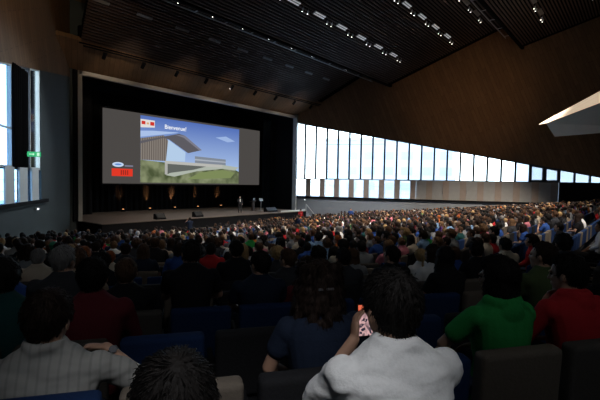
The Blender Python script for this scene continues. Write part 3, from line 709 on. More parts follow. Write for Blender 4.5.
def hair(kind, vox=.008, dec=.4, seed=0, amp=.006):
    rnd = random.Random(seed); b = bmesh.new()
    th = dict(short=.011, crop=.006, full=.013, bob=.022, long=.020, tail=.012, curly=.026, wavy=.018, cap=.012, bun=.012)[kind]
    bmesh.ops.create_icosphere(b, subdivisions=5, radius=1)
    for v in b.verts:
        d = v.co.normalized(); r = skullr(d); low = -.62 if kind in ('short', 'full', 'curly', 'cap', 'crop') else -.75
        # face opening
        f = (d.y - .30) * 4 - max(0, d.z - .42) * 9
        side = (-d.z - .18) * 5 if d.y > -.15 else (low * -1 + 0 - (-d.z) ) * -4 - 0
        side = (-d.z - .16) * 5 * max(0, min(1, (d.y + .35) * 3)) if kind not in ('bob', 'long', 'wavy') else (-d.z - .7) * 5
        nape = (-d.z - .66) * 7
        m = max(0, min(1, f)); m = max(m, max(0, min(1, side)), max(0, min(1, nape)))
        t = th * (1 - m) - .020 * m
        c_ = d * (r + t)
        if c_.z < 0: c_.z *= 1.30; c_.x *= 1 + 2.2 * c_.z; c_.y *= 1 + (1.0 * c_.z if c_.y < 0 else 0)
        v.co = c_ + Vector((0, -.012, .026))
    if kind in ('bob', 'long'):
        ln = -.12 if kind == 'bob' else -.27
        for x, y, rx, ry in ((0, -.075, .075, .035), (-.055, -.05, .042, .048), (.055, -.05, .042, .048), (-.08, -.01, .022, .045), (.08, -.01, .022, .045)):
            zz = ln * (1 if abs(x) < .07 else .75); ell(b, (x, y - .004, zz / 2), (rx, ry, abs(zz) / 2 + .06))
    if kind == 'tail':
        ell(b, (0, -.125, .03), (.03, .028, .03)); cone(b, (0, -.135, .02), .026, (0, -.14, -.16), .014)
    if kind == 'bun': ell(b, (0, -.125, .05), (.042, .038, .042))
    if kind == 'curly':
        for i in range(120):
            a = rnd.uniform(0, 2 * PI); z = rnd.uniform(-.35, 1); q = math.sqrt(1 - z * z); d = Vector((q * math.cos(a), q * math.sin(a), z))
            if d.y > .45 and d.z < .45: continue
            ell(b, d * (skullr(d) + .020) + Vector((0, -.012, .026)), (.020,) * 3, u=8, v=6)
    if kind == 'cap':
        ell(b, (0, .10, .05), (.06, .07, .010)); ell(b, (0, -.012, .05), (.097, .115, .08))
    if kind == 'wavy':
        for i in range(150):
            a = rnd.uniform(-.15, PI + .15); z = rnd.uniform(-.25, .10); rx = .088 + .03 * min(1, (.1 - z) * 4); ell(b, (math.cos(a) * rx, -abs(math.sin(a)) * .105 - .01, z), (.026, .024, .034), u=8, v=6)
        ell(b, (0, -.05, -.08), (.09, .05, .13))
    me = remesh(b, vox, 2, dec, disp=(amp, 30, (1, 1, .35)), name='hair_' + kind)
    return strands(me, 0 if kind == 'cap' else (2600 if vox < .007 else 420), seed, 1.0 if vox < .007 else 1.9, kind)

SKIN = [mat('skin_%d' % i, c, .55, spec=.3) for i, c in enumerate([(.48, .28, .19), (.40, .22, .14), (.55, .34, .24), (.28, .14, .08), (.50, .30, .21)])]
def hm(n, c): return mat(n, c, .68, var=.45, vscale=60, bump=.6, stretch=(1, 1, .12), spec=.18)
HAIRC = dict(black=hm('hair_black', (.012, .010, .009)), darkbrown=hm('hair_dark_brown', (.024, .014, .010)), brown=hm('hair_brown', (.085, .045, .025)), lightbrown=hm('hair_light_brown', (.18, .10, .05)), blond=hm('hair_blond', (.42, .27, .12)), ginger=hm('hair_ginger', (.36, .095, .02)), grey=hm('hair_grey', (.22, .21, .20)), greencap=hm('cap_green', (.03, .22, .12)), whitecap=hm('cap_white', (.75, .75, .74)))
HN = dict(black='black', darkbrown='dark brown', brown='brown', lightbrown='light brown', blond='blond', ginger='ginger', grey='grey', greencap='green', whitecap='white')
def cl(n, c, st=False):
    return mat('cloth_' + n.replace(' ', '_'), c, .9, var=.10, vscale=90, bump=.15, spec=.15)
CLOTH = {n: cl(n, c) for n, c in {'black': (.012, .012, .014), 'charcoal': (.04, .042, .048), 'navy': (.015, .023, .045), 'blue': (.03, .08, .28), 'sky blue': (.22, .36, .58), 'white': (.80, .80, .79), 'cream': (.55, .47, .36), 'grey': (.22, .23, .24), 'red': (.42, .02, .025), 'maroon': (.13, .018, .025), 'green': (.03, .30, .07), 'olive': (.07, .10, .04), 'pink': (.55, .18, .22), 'purple': (.12, .05, .20), 'teal': (.012, .06, .06), 'orange': (.5, .14, .03), 'beige': (.36, .28, .2)}.items()}
M_jean = mat('denim', (.03, .045, .09), .9, var=.2, vscale=60); M_trous = mat('dark_trousers', (.02, .02, .022), .9, var=.1); M_shoe = mat('dark_shoes', (.02, .018, .016), .6, var=.1)
M_eye = mat('eye', (.08, .05, .035), .15)

VAR = {}
L = lambda *a: a
VAR['m0'] = figure('m0', head=(0, .05, 0), sleeve=1.6)
VAR['m1'] = figure('m1', head=(.45, .05, .03), lean=-.06)
VAR['m2'] = figure('m2', head=(-.4, -.05, -.04), lean=.10, sleeve=1.7, arms=[((-.25, .12, .22), (-.05, .28, .22)), ((.25, .12, .22), (.08, .28, .20))])
VAR['m3'] = figure('m3', head=(.12, -.12, .06), lean=.16, arms=[((-.22, .22, .22), (-.05, .26, .42), (0, -.3, 1), (.3, -.2, 1)), ((.25, .14, .24), (.02, .27, .2))])
VAR['f0'] = figure('f0', fem=True, head=(-.1, 0, 0))
VAR['f1'] = figure('f1', fem=True, head=(.5, 0, -.05), lean=.05, sleeve=1.5)
VAR['f2'] = figure('f2', fem=True, head=(-.55, -.05, .05), lean=.12, arms=[((-.22, .12, .22), (-.02, .26, .2)), ((.21, .2, .24), (.05, .22, .42), (0, -.3, 1), (-.3, -.2, 1))])
HAIR = {k: hair(k, seed=i) for i, k in enumerate(['short', 'crop', 'full', 'bob', 'long', 'tail', 'curly', 'cap', 'bun'])}

def setmat(o, m):
    if not o.data.materials: o.data.materials.append(m)
    o.material_slots[0].link = 'OBJECT'; o.material_slots[0].material = m
for v in VAR.values():
    for k in ('body', 'shirt', 'trousers', 'shoes', 'eyes'): v[k].materials.append(None)
for h in HAIR.values(): h.materials.append(None)
def person(v, hk, skin, hairc, shirt, trs, loc, rz, s=1.0, hv=None):
    V = v if isinstance(v, dict) else VAR[v]
    for k in ('body', 'shirt', 'trousers', 'shoes', 'eyes'):
        if not V[k].materials: V[k].materials.append(None)
    b = bpy.data.objects.new('person', V['body']); C.objects.link(b); b.location = loc; b.rotation_euler = (0, 0, rz); b.scale = (s, s, s); setmat(b, skin)
    for nm, key, m in (('shirt', 'shirt', shirt), ('trousers', 'trousers', trs), ('shoes', 'shoes', M_shoe), ('eyes', 'eyes', M_eye)):
        c = bpy.data.objects.new(nm, V[key]); C.objects.link(c); c.parent = b; setmat(c, m)
    hme = HAIR[hk] if isinstance(hk, str) else hk
    if not hme.materials: hme.materials.append(None)
    c = bpy.data.objects.new('hair' if hk != 'cap' else 'cap', hme); C.objects.link(c); c.parent = b; c.matrix_local = V['HM']; setmat(c, hairc)
    return b

# ---- seats
M_sblue = mat('seat_blue', (.014, .034, .10), .9, var=.15, vscale=70, bump=.2, spec=.1)
M_sgrey = mat('seat_taupe', (.075, .068, .06), .9, var=.15, vscale=70, bump=.2, spec=.1)
M_sbeige = mat('seat_beige', (.15, .125, .10), .9, var=.12, vscale=70, bump=.2, spec=.1)
M_sdark = mat('seat_charcoal', (.02, .02, .022), .9, var=.15, vscale=70, bump=.2, spec=.1)
SEATM = {'blue': M_sblue, 'taupe grey': M_sgrey, 'beige': M_sbeige, 'charcoal': M_sdark}
def rbox(c, s, bev, rx=0):
    bm = bmesh.new(); box(bm, c, s, bev=bev, rot=Matrix.Rotation(rx, 3, 'X')); bmesh.ops.recalc_face_normals(bm, faces=bm.faces)
    me = bpy.data.meshes.new('seat_part'); bm.to_mesh(me); bm.free()
    for p in me.polygons: p.use_smooth = True
    me.materials.append(None); 
    try: me.set_sharp_from_angle(angle=math.radians(50))
    except Exception: pass
    return me
SB = rbox((0, -.215, .66), (.485, .095, .42), .03, .06); SBL = rbox((0, -.195, .40), (.46, .05, .20), .02, .06); SC = rbox((0, .05, .42), (.46, .44, .09), .03)
SAm = rbox((0, .02, .60), (.035, .34, .035), .012); SLg = rbox((0, -.06, .21), (.05, .30, .42), .015)
def seat(loc, rz, colr):
    e = empty('auditorium_seat', loc, rz)
    for nm, me, m, x in (('backrest', SB, SEATM[colr], 0), ('back_shell', SBL, M_sdark, 0), ('seat_cushion', SC, SEATM[colr], 0), ('armrest', SAm, M_black, -.25), ('leg', SLg, M_black, -.25)):
        c = bpy.data.objects.new(nm, me); C.objects.link(c); c.parent = e; c.location = (x, 0, 0); setmat(c, m)
    return e

# ---- places: every seat in view
rnd = random.Random(5)
SEATS = []   # (x,y,z,rz,row,wing,sA)
for k in range(1, NR):
    dq = rdq(k); F = Fd(dq) + CZ; sm = mitreA(dq)
    off = {1: .09, 2: .02, 3: -.09}.get(k, rnd.uniform(-.2, .2))
    n0 = int(math.ceil((-6.9 - off) / .55))
    s = off + n0 * .55
    while s < sm - .35:
        p = wA * s + fA * dq; SEATS.append((p.x, p.y, F, YA, k, 'A', s)); s += .55
    D = dq - 4; s = 5.57 + .321 * dq + .42
    while s < rightlim(D) - .9:
        SEATS.append((s, D, F, 0, k, 'B', s)); s += .55
VIS = []
for t_ in SEATS:
    p = project((t_[0], t_[1], t_[2] + 1.2))
    if p[2] < .6 or p[0] < -70 or p[0] > 665: continue
    if p[0] < -30 and p[2] > 12: continue
    VIS.append((t_, p))
def cam2loc(px, dq):          # spot in wing A at row distance dq under pixel column px
    u = (px - 300) / 430; z = dq / (.963 - .269 * u); v = c2w(u * z, z); return v.x, v.y
TAKEN = []
HERO = []
def hero(px, k, V, hk, skin, hc, shirt, trs, label, dz=0, turn=0, s=1.0, dq=None, group=None):
    dq = rdq(k) if dq is None else dq; x, y = cam2loc(px, dq)
    o = person(V, hk, skin, hc, shirt, trs, (x, y, CZ + Fd(rdq(k)) + dz), YA + turn, s)
    tag(o, label, 'person', group); TAKEN.append((x, y)); HERO.append(o); return o

# the two men and two women nearest the camera get finer figures
fine = dict(vox=.006, dec=None)
Vt = figure('tee', head=(.12, -.03, -.02), lean=.05, sleeve=.56, shs=.98, arms=[((-.235, .19, .23), (.035, .42, .39), (1, .0, .1), (.18, .25, 1), .9), ((.27, .20, .26), (.185, .41, .40), (-1, 0, .1), (-.1, .2, 1), .9)], shirt_disp=(.009, 13, (.6, 1, 1.3)), ssm=26, **fine)
Vl = figure('leftman', head=(-.25, -.06, .05), lean=.04, sleeve=.95, collar=True, shs=1.06, arms=[((-.28, .06, .24), (-.22, .30, .16)), ((.37, .08, .31), (.20, .155, .455), (-.5, -.3, -.9), (-1, -.1, .2), 1.7)], shirt_disp=(.009, 12, (.6, 1, 1.4)), ssm=16, **fine)
Vw = figure('womannavy', fem=True, head=(-.15, -.12, .04), lean=.06, sleeve=.5, shs=1.05, shirt_disp=(.007, 8, (1, 1, .5)), **fine)
Vg = figure('greengirl', fem=True, head=(.35, .0, -.05), lean=.0, sleeve=.6, arms=[((-.27, .10, .26), (-.12, .30, .16)), ((.21, .08, .25), (.08, .28, .16))], hood=True, **fine)
Vr = figure('redhoodie', head=(.4, -.1, .05), lean=.12, sleeve=1.8, hood=True, arms=[((-.27, .12, .24), (-.06, .19, .42), (.2, -.5, .5), (.35, -.3, 1), 1.0), ((.27, .1, .2), (.1, .3, .15))], **fine)
Hs = hair('full', .005, None, 21, .005); Hs2 = hair('short', .005, None, 22, .004); Hl = hair('wavy', .006, None, 23, .006); Hb = hair('bob', .006, None, 24, .005)
Hc = hair('curly', .005, .6, 25, .004)
M_shirtL = mat('cloth_striped_grey', (.30, .30, .28), .9, spec=.15); nt = M_shirtL.node_tree
wv = nt.nodes.new('ShaderNodeTexWave'); wv.bands_direction = 'X'; wv.inputs['Scale'].default_value = 9; tcx = nt.nodes.new('ShaderNodeTexCoord'); rr = nt.nodes.new('ShaderNodeValToRGB')
nt.links.new(tcx.outputs['Object'], wv.inputs['Vector']); nt.links.new(wv.outputs[0], rr.inputs[0]); nt.links.new(rr.outputs[0], nt.nodes['Principled BSDF'].inputs['Base Color'])
rr.color_ramp.elements[0].color = (.26, .26, .245, 1); rr.color_ramp.elements[0].position = .0; rr.color_ramp.elements[1].color = (.33, .325, .305, 1); rr.color_ramp.elements[1].position = .3
K = CLOTH
man = hero(400, 1, Vt, Hs, SKIN[0], HAIRC['black'], K['white'], M_jean, 'person in white T-shirt seen from behind, raising a phone to film the hall', dz=.0, dq=1.26, s=1.03)
# phone held between his hands
ph = empty('mobile_phone', man.matrix_basis @ Vector((.110, .475, .50 + .447)), YA - .02); tag(ph, 'mobile phone with lit screen held up by the person in white T-shirt', 'phone')
ph.rotation_euler = (-.12, 0, YA - .02)
bm = bmesh.new(); box(bm, (0, 0, 0), (.080, .010, .150), bev=.004); obj('case', bm, M_black, ph)
M_ps = emis('phone_picture', (.3, .2, .2), .9); nt = M_ps.node_tree; vo = nt.nodes.new('ShaderNodeTexVoronoi'); vo.inputs['Scale'].default_value = 90; tcx = nt.nodes.new('ShaderNodeTexCoord')
rr = nt.nodes.new('ShaderNodeValToRGB'); nt.links.new(tcx.outputs['Object'], vo.inputs['Vector']); nt.links.new(vo.outputs['Color'], rr.inputs[0]); nt.links.new(rr.outputs[0], nt.nodes['Emission'].inputs[0])
rr.color_ramp.elements[0].color = (.03, .03, .05, 1); rr.color_ramp.elements[0].position = .3; rr.color_ramp.elements[1].color = (.75, .45, .45, 1); rr.color_ramp.elements[1].position = .7
bm = bmesh.new(); box(bm, (0, -.0058, -.010), (.070, .001, .110)); obj('screen', bm, M_ps, ph)
bm = bmesh.new(); box(bm, (0, -.0058, .0575), (.070, .001, .024)); obj('screen_header', bm, emis('phone_header', (.85, .16, .08), .9), ph)
hero(175, 1, 'm0', Hs, SKIN[1], HAIRC['black'], K['charcoal'], M_trous, 'person with short dark hair slouched low at the bottom edge of the photo', dz=-.25, dq=1.08, s=1.12)
lm = hero(45, 2, Vl, Hs2, SKIN[0], HAIRC['darkbrown'], M_shirtL, M_jean, 'person in pale striped collared shirt with hand at chin and a wristwatch', dq=1.95, dz=-.05, s=1.02)
e_, w_, n_, d_, c_ = Vl['arms'][1]
bm = bmesh.new(); ax3 = (w_ - e_).normalized(); cyl(bm, w_ - ax3 * .045, w_ - ax3 * .022, .0325, 20); obj('wristwatch_strap', bm, M_black, lm)
bm = bmesh.new(); x_, y_, _ = frame_from(ax3); up_ = (Vector((0, -.6, .8)) - ax3 * Vector((0, -.6, .8)).dot(ax3)).normalized(); cyl(bm, w_ - ax3 * .034 + up_ * .030, w_ - ax3 * .034 + up_ * .039, .017, 20); obj('wristwatch', bm, mat('watch_case', (.05, .05, .055), .4, metal=.6), lm)
wn_ = hero(324, 2, Vw, Hl, SKIN[0], HAIRC['darkbrown'], K['navy'], M_jean, 'person with long dark hair and hair clip in navy top, left of the raised phone', s=1.04, dq=2.0)
bm = bmesh.new(); p_ = Vw['HM'] @ Vector((.015, -.128, .0)); box(bm, p_, (.075, .012, .012), bev=.004); obj('hair_clip', bm, M_metal, wn_)
hero(502, 2, Vg, Hb, SKIN[0], HAIRC['black'], K['green'], M_jean, 'person with black hair in bright green hooded top behind a beige seat', s=1.02, dz=.02)
hero(583, 2, Vr, Hs, SKIN[0], HAIRC['black'], K['red'], M_trous, 'person in red hooded top with hand at mouth at the right edge', s=1.0, dz=.03)
hero(92, 3, 'm0', Hs2, SKIN[1], HAIRC['black'], K['maroon'], M_trous, 'person in dark red shirt in front of the pale striped shirt', dz=.03, s=1.02)
hero(2, 3, 'm1', 'full', SKIN[0], HAIRC['black'], K['teal'], M_trous, 'person in dark green top cut off by the left edge', dz=.08)
hero(61, 4, 'm2', 'short', SKIN[0], HAIRC['grey'], K['charcoal'], M_trous, 'grey-haired person in dark jacket left of the dark red shirt', dz=.06, s=1.04)
hero(126, 4, 'm0', 'short', SKIN[0], HAIRC['brown'], K['black'], M_trous, 'brown-haired person in black, right of the dark red shirt', dz=-.0)
hero(192, 4, 'm3', 'short', SKIN[0], HAIRC['black'], K['black'], M_trous, 'tall dark-haired person in black with bare neck, left of centre', dz=.14, s=1.0)
hero(260, 4, 'm1', 'short', SKIN[0], HAIRC['black'], K['navy'], M_jean, 'dark-haired person in navy jacket above a blue seat, left of centre', dz=.04)
hero(309, 4, 'f0', 'long', SKIN[0], HAIRC['darkbrown'], K['maroon'], M_trous, 'brown-haired person in maroon top above the navy top', dz=-.03)
hero(345, 5, 'm0', 'short', SKIN[1], HAIRC['black'], K['charcoal'], M_trous, 'black-haired person in charcoal top above a blue seat at centre', dz=.0)
hero(392, 5, 'm1', 'short', SKIN[0], HAIRC['black'], K['black'], M_trous, 'dark-haired person just above the head of the white T-shirt', dz=.02)
hero(452, 4, 'f2', 'long', SKIN[0], HAIRC['black'], K['black'], M_trous, 'person with very long black hair, right of the white T-shirt', dz=.02)
hero(436, 5, 'f1', 'bob', SKIN[0], HAIRC['darkbrown'], K['white'], M_trous, 'dark-haired person in white sleeves, left of the very long black hair', dz=.0)
hero(482, 5, 'm2', 'short', SKIN[0], HAIRC['black'], K['black'], M_trous, 'person in black above the head of the bright green top', dz=.04)
hero(507, 6, 'm0', 'short', SKIN[0], HAIRC['black'], K['cream'], M_trous, 'black-haired person in cream T-shirt left of the olive top', dz=.06)
hero(543, 3, 'm1', 'short', SKIN[0], HAIRC['darkbrown'], K['olive'], M_trous, 'short-haired person in olive green T-shirt above a blue seat', dz=.12, s=.98)
hero(571, 4, 'm2', 'short', SKIN[0], HAIRC['black'], K['charcoal'], M_trous, 'dark-haired person right of and above the olive green T-shirt', dz=.14)

OVR = [(112, 255, 'short', 'ginger', 'cream'), (82, 254, 'short', 'ginger', 'charcoal'), (52, 244, 'cap', 'greencap', 'charcoal'), (137, 233, 'cap', 'whitecap', 'white'), (35, 262, 'full', 'grey', 'cream'), (22, 268, 'full', 'black', 'blue'),
       (242, 250, 'long', 'blond', 'charcoal'), (226, 250, 'short', 'black', 'black'), (260, 248, 'short', 'brown', 'orange'), (208, 252, 'short', 'black', 'red'), (152, 252, 'short', 'brown', 'black'), (165, 250, 'full', 'lightbrown', 'beige'),
       (348, 245, 'short', 'black', 'cream'), (362, 248, 'full', 'black', 'grey'), (413, 244, 'tail', 'blond', 'white'), (418, 256, 'short', 'black', 'charcoal'), (392, 240, 'full', 'brown', 'sky blue'), (317, 238, 'short', 'black', 'sky blue'),
       (496, 232, 'short', 'black', 'red'), (485, 236, 'short', 'brown', 'cream'), (527, 252, 'curly', 'darkbrown', 'red'), (590, 245, 'full', 'black', 'white'), (575, 243, 'short', 'black', 'black'), (338, 240, 'full', 'ginger', 'orange'), (450, 240, 'short', 'brown', 'blue')]
# choose who sits where
free = []
hair_w = [('black', 30), ('darkbrown', 30), ('brown', 18), ('lightbrown', 7), ('blond', 3), ('ginger', 2), ('grey', 3)]
shirt_w = [('black', 16), ('charcoal', 12), ('navy', 10), ('blue', 7), ('sky blue', 5), ('white', 12), ('cream', 7), ('grey', 9), ('red', 6), ('maroon', 4), ('green', 3), ('olive', 2), ('pink', 5), ('purple', 3), ('teal', 2), ('orange', 2), ('beige', 5)]
def pick(w): return rnd.choices([a for a, b_ in w], [b_ for a, b_ in w])[0]
occ = []
for (t_, p) in VIS:
    near = any((t_[0] - a) ** 2 + (t_[1] - b_) ** 2 < .42 ** 2 for a, b_ in TAKEN)
    k = t_[4]; o_ = None
    if k <= 3: pass
    elif near: pass
    else:
        pr = .9
        if k == 4: pr = .25
        if k in (5, 6, 7): pr = .5
        if k in (8, 9, 10): pr = .72
        if k > 25 and p[0] < 235: pr = .12 + .3 * (k < 30)
        if k > 31: pr *= .5
        if t_[5] == 'B' and k <= 5: pr = .08
        if t_[5] == 'B' and k == 6: pr = .12
        if rnd.random() < pr:
            o_ = dict(t=t_, p=p, dx=rnd.uniform(-.04, .04), s=rnd.uniform(.94, 1.06), hair=pick(hair_w), shirt=pick(shirt_w), trs=rnd.choice([M_jean, M_trous]), skin=rnd.choice(SKIN), turn=rnd.uniform(-.15, .15), dz=rnd.uniform(-.06, .05))
            v = rnd.choice(['m0', 'm1', 'm2', 'm3', 'f0', 'f1', 'f2']); o_['v'] = v
            o_['hk'] = rnd.choice(['short', 'short', 'crop', 'full', 'curly'] if v[0] == 'm' else ['long', 'bob', 'tail', 'long', 'bun', 'curly'])
            occ.append(o_)
for (px, py, hk, hc_, sh) in OVR:
    best = min(occ, key=lambda o: (o['p'][0] - px) ** 2 + (o['p'][1] - 2 - py) ** 2 + (900 if o.get('ovr') else 0))
    best.update(hk=hk, hair=hc_, shirt=sh, ovr=1); best['v'] = 'f0' if hk in ('long', 'tail', 'bob') else 'm0'
occ.sort(key=lambda o: o['p'][2])
NI = 300 - len(HERO) - 4
ind, crowd = occ[:NI], occ[NI:]
rows = {}
for o in ind: rows.setdefault(o['t'][4], []).append(o)
def ordinal(n):
    tens = {20: 'twentieth', 30: 'thirtieth', 40: 'fortieth', 50: 'fiftieth'}; tn = {2: 'twenty', 3: 'thirty', 4: 'forty', 5: 'fifty'}
    if n <= 20: return ords[n - 1]
    return tens.get(n) or tn[n // 10] + '-' + ords[n % 10 - 1]
HKN = dict(short='short {} hair', crop='cropped {} hair', full='thick {} hair', bob='{} bob', long='long {} hair', tail='{} ponytail', curly='curly {} hair', cap='{} cap', bun='{} bun')
for k, lst in rows.items():
    lst.sort(key=lambda o: o['p'][0])
    for i, o in enumerate(lst):
        t_ = o['t']; d = Vector((math.cos(t_[3]), math.sin(t_[3]), 0)) * o['dx']
        b = person(o['v'], o['hk'], o['skin'], HAIRC[o['hair']], CLOTH[o['shirt']], o['trs'], (t_[0] + d.x, t_[1] + d.y, t_[2] + o['dz'] * .5), t_[3] + o['turn'], o['s'])
        tag(b, 'person with %s in %s, %s from left, %s row ahead' % (HKN[o['hk']].format(HN[o['hair']]), o['shirt'], ordinal(i + 1), ordinal(k)), 'person', 'audience seated in the middle rows')

# standing people
Vs = figure('stand', stand=True, head=(-.3, 0, 0), sleeve=1.9, arms=[((-.24, .0, .20), (-.20, .16, .0)), ((.25, .02, .22), (.12, .26, .30))])
Vc = figure('cameraman', stand=True, head=(0, -.05, 0), sleeve=1.2, arms=[((-.26, .14, .34), (-.09, .24, .55), (1, 0, 0), (.1, .2, 1)), ((.26, .14, .34), (.09, .24, .55), (-1, 0, 0), (-.1, .2, 1))])
def floorz(x, y):
    dq = max(fA.x * x + fA.y * y, y + 4) if True else 0
    qA = fA.x * x + fA.y * y; qB = y + 4
    dq = qA if qA < qB else qB
    k = round((dq - 1.1) / RP) + 1; return CZ + Fd(rdq(min(k, NR)))
x = on_plane(240, 32.0)
pz = person(Vs, 'short', SKIN[2], HAIRC['grey'], K['charcoal'], M_trous, (x, 32.0, CZ + ST), PI - .5); tag(pz, 'presenter in dark suit and white shirt front standing on the stage', 'person')
bm = bmesh.new(); prism(bm, [(-.05, .115, 1.42), (.05, .115, 1.42), (.03, .135, 1.12), (-.03, .135, 1.12)], (0, .012, 0)); obj('shirt_front', bm, K['white'], pz)
def stander(px, D, V, hk, hc_, sh, rz, lab, dz=0):
    x = on_plane(px, D); o = person(V, hk, SKIN[0], HAIRC[hc_], K[sh], M_trous, (x, D, floorz(x, D) + dz), rz); tag(o, lab, 'person'); return o
stander(190, 25.6, Vc, 'short', 'darkbrown', 'navy', -.2, 'person in navy standing with raised arms among the front rows, filming the stage')
stander(301, 27.6, Vs, 'short', 'black', 'red', 2.6, 'person in red standing by the grey wall right of the stage')
stander(298.5, 15.2, Vs, 'short', 'darkbrown', 'navy', 1.2, 'person in dark navy standing in the middle of the audience')
stander(351, 21.5, Vs, 'short', 'black', 'blue', 2.0, 'person in bright blue standing near the grey wall under the windows')

# ---- the far crowd: heads and shoulders past the first three hundred, one object
cb_v = []; cb_f = []; cb_m = []
CM = []; CI_ = {}
def cmi(m):
    if m.name not in CI_: CI_[m.name] = len(CM); CM.append(m)
    return CI_[m.name]
def tmpl(fn):
    bm = bmesh.new(); fn(bm); bm.verts.ensure_lookup_table(); r = ([v.co.copy() for v in bm.verts], [[v.index for v in f.verts] for f in bm.faces]); bm.free(); return r
def add_t(t, M, m):
    o = len(cb_v); cb_v.extend([M @ v for v in t[0]]); cb_f.extend([[o + i for i in f] for f in t[1]]); cb_m.extend([m] * len(t[1]))
T_head = tmpl(lambda b: (ell(b, (0, 0, 0), (.075, .09, .115), u=8, v=6), ell(b, (0, -.02, -.13), (.05, .05, .06), u=6, v=4), ell(b, (-.078, -.005, -.005), (.012, .02, .03), u=5, v=4), ell(b, (.078, -.005, -.005), (.012, .02, .03), u=5, v=4)))
T_hair = tmpl(lambda b: ell(b, (0, -.022, .028), (.088, .098, .105), u=9, v=7))
T_hairl = tmpl(lambda b: (ell(b, (0, -.022, .028), (.092, .10, .105), u=10, v=8), ell(b, (0, -.05, -.08), (.085, .06, .15), u=10, v=6)))
def tor(b):
    ell(b, (0, 0, .80), (.17, .115, .30), u=9, v=6); cone(b, (-.15, 0, .985), .06, (.15, 0, .985), .06, 6, 2)
    for s in (-1, 1): cone(b, (s * .19, 0, .97), .055, (s * .23, .06, .76), .045, 5, 1); cone(b, (s * .23, .06, .76), .045, (s * .1, .28, .66), .035, 5, 1)
    for s in (-1, 1): cone(b, (s * .10, 0, .53), .08, (s * .11, .42, .53), .06, 5, 1)
T_tor = tmpl(tor)
for o in crowd:
    t_ = o['t']; d = Vector((math.cos(t_[3]), math.sin(t_[3]), 0)) * o['dx'] * 1.5
    M = Matrix.Translation((t_[0] + d.x, t_[1] + d.y, t_[2] + o['dz'])) @ Matrix.Rotation(t_[3] + o['turn'], 4, 'Z') @ Matrix.Scale(o['s'], 4)
    add_t(T_tor, M, cmi(CLOTH[o['shirt']])); MH = M @ Matrix.Translation((0, .03, 1.135)) @ Matrix.Rotation(rnd.uniform(-.6, .6), 4, 'Z')
    add_t(T_head, MH, cmi(o['skin'])); add_t(T_hairl if o['v'][0] == 'f' else T_hair, MH, cmi(HAIRC[o['hair']]))
me = bpy.data.meshes.new('audience'); me.from_pydata(cb_v, [], cb_f); me.update()
for m in CM: me.materials.append(m)
me.polygons.foreach_set('material_index', cb_m); me.polygons.foreach_set('use_smooth', [True] * len(cb_f))
me.validate()
tag(link('audience', me), 'distant crowd of seated people filling the far rows of the hall', 'people', kind='stuff')

# ---- seats: nearest three hundred as things, the rest as one object
FIX = {1: 'charcoal', 2: 'charcoal'}
SEATC = {(2, 0): 'beige', (2, -1): 'blue', (2, 1): 'charcoal', (2, 2): 'blue', (2, 3): 'beige', (2, 4): 'taupe grey', (3, 0): 'blue', (3, 1): 'charcoal', (3, 2): 'taupe grey', (3, 3): 'blue', (3, 4): 'charcoal', (3, 5): 'blue', (3, -1): 'taupe grey', (3, -2): 'taupe grey', (3, 6): 'blue'}
seats = []
for (t_, p) in VIS:
    k = t_[4]
    if p[2] < .75 and k < 1: continue
    n = round((t_[6] - {1: .09, 2: .02, 3: -.09}.get(k, 0)) / .55)
    c_ = SEATC.get((k, n)) if t_[5] == 'A' else None
    c_ = c_ or (rnd.choice(['blue', 'blue', 'beige']) if t_[5] == 'B' and k in (6, 7) else None) or rnd.choices(['blue', 'taupe grey', 'beige', 'charcoal'], [4, 4, 2, 2])[0]
    seats.append((t_, p, c_))
seats.sort(key=lambda q: q[1][2])
SI, SR = seats[:300], seats[300:]
rws = {}
for q in SI: rws.setdefault(q[0][4], []).append(q)
for k, lst in rws.items():
    lst.sort(key=lambda q: q[1][0])
    for i, (t_, p, c_) in enumerate(lst):
        e = seat((t_[0], t_[1], t_[2]), t_[3], c_)
        tag(e, '%s upholstered auditorium seat, %s from the left in the %s row ahead' % (c_, ordinal(i + 1), ordinal(k)), 'seat', 'auditorium seats in the nearer rows')
cb_v = []; cb_f = []; cb_m = []; CM = []; CI_ = {}
T_seat = tmpl(lambda b: (box(b, (0, -.215, .66), (.485, .09, .42), bev=.0), box(b, (0, .03, .42), (.46, .44, .09))))
for (t_, p, c_) in SR:
    add_t(T_seat, Matrix.Translation((t_[0], t_[1], t_[2])) @ Matrix.Rotation(t_[3], 4, 'Z'), cmi(SEATM[c_]))
me = bpy.data.meshes.new('auditorium_seats'); me.from_pydata(cb_v, [], cb_f); me.update()
for m in CM: me.materials.append(m)
me.polygons.foreach_set('material_index', cb_m)
me.validate()
tag(link('auditorium_seats', me), 'distant rows of upholstered auditorium seats filling the far part of the hall', 'seats', kind='stuff')
print('PEOPLE', len(occ), 'crowd', len(crowd), 'seats', len(seats))
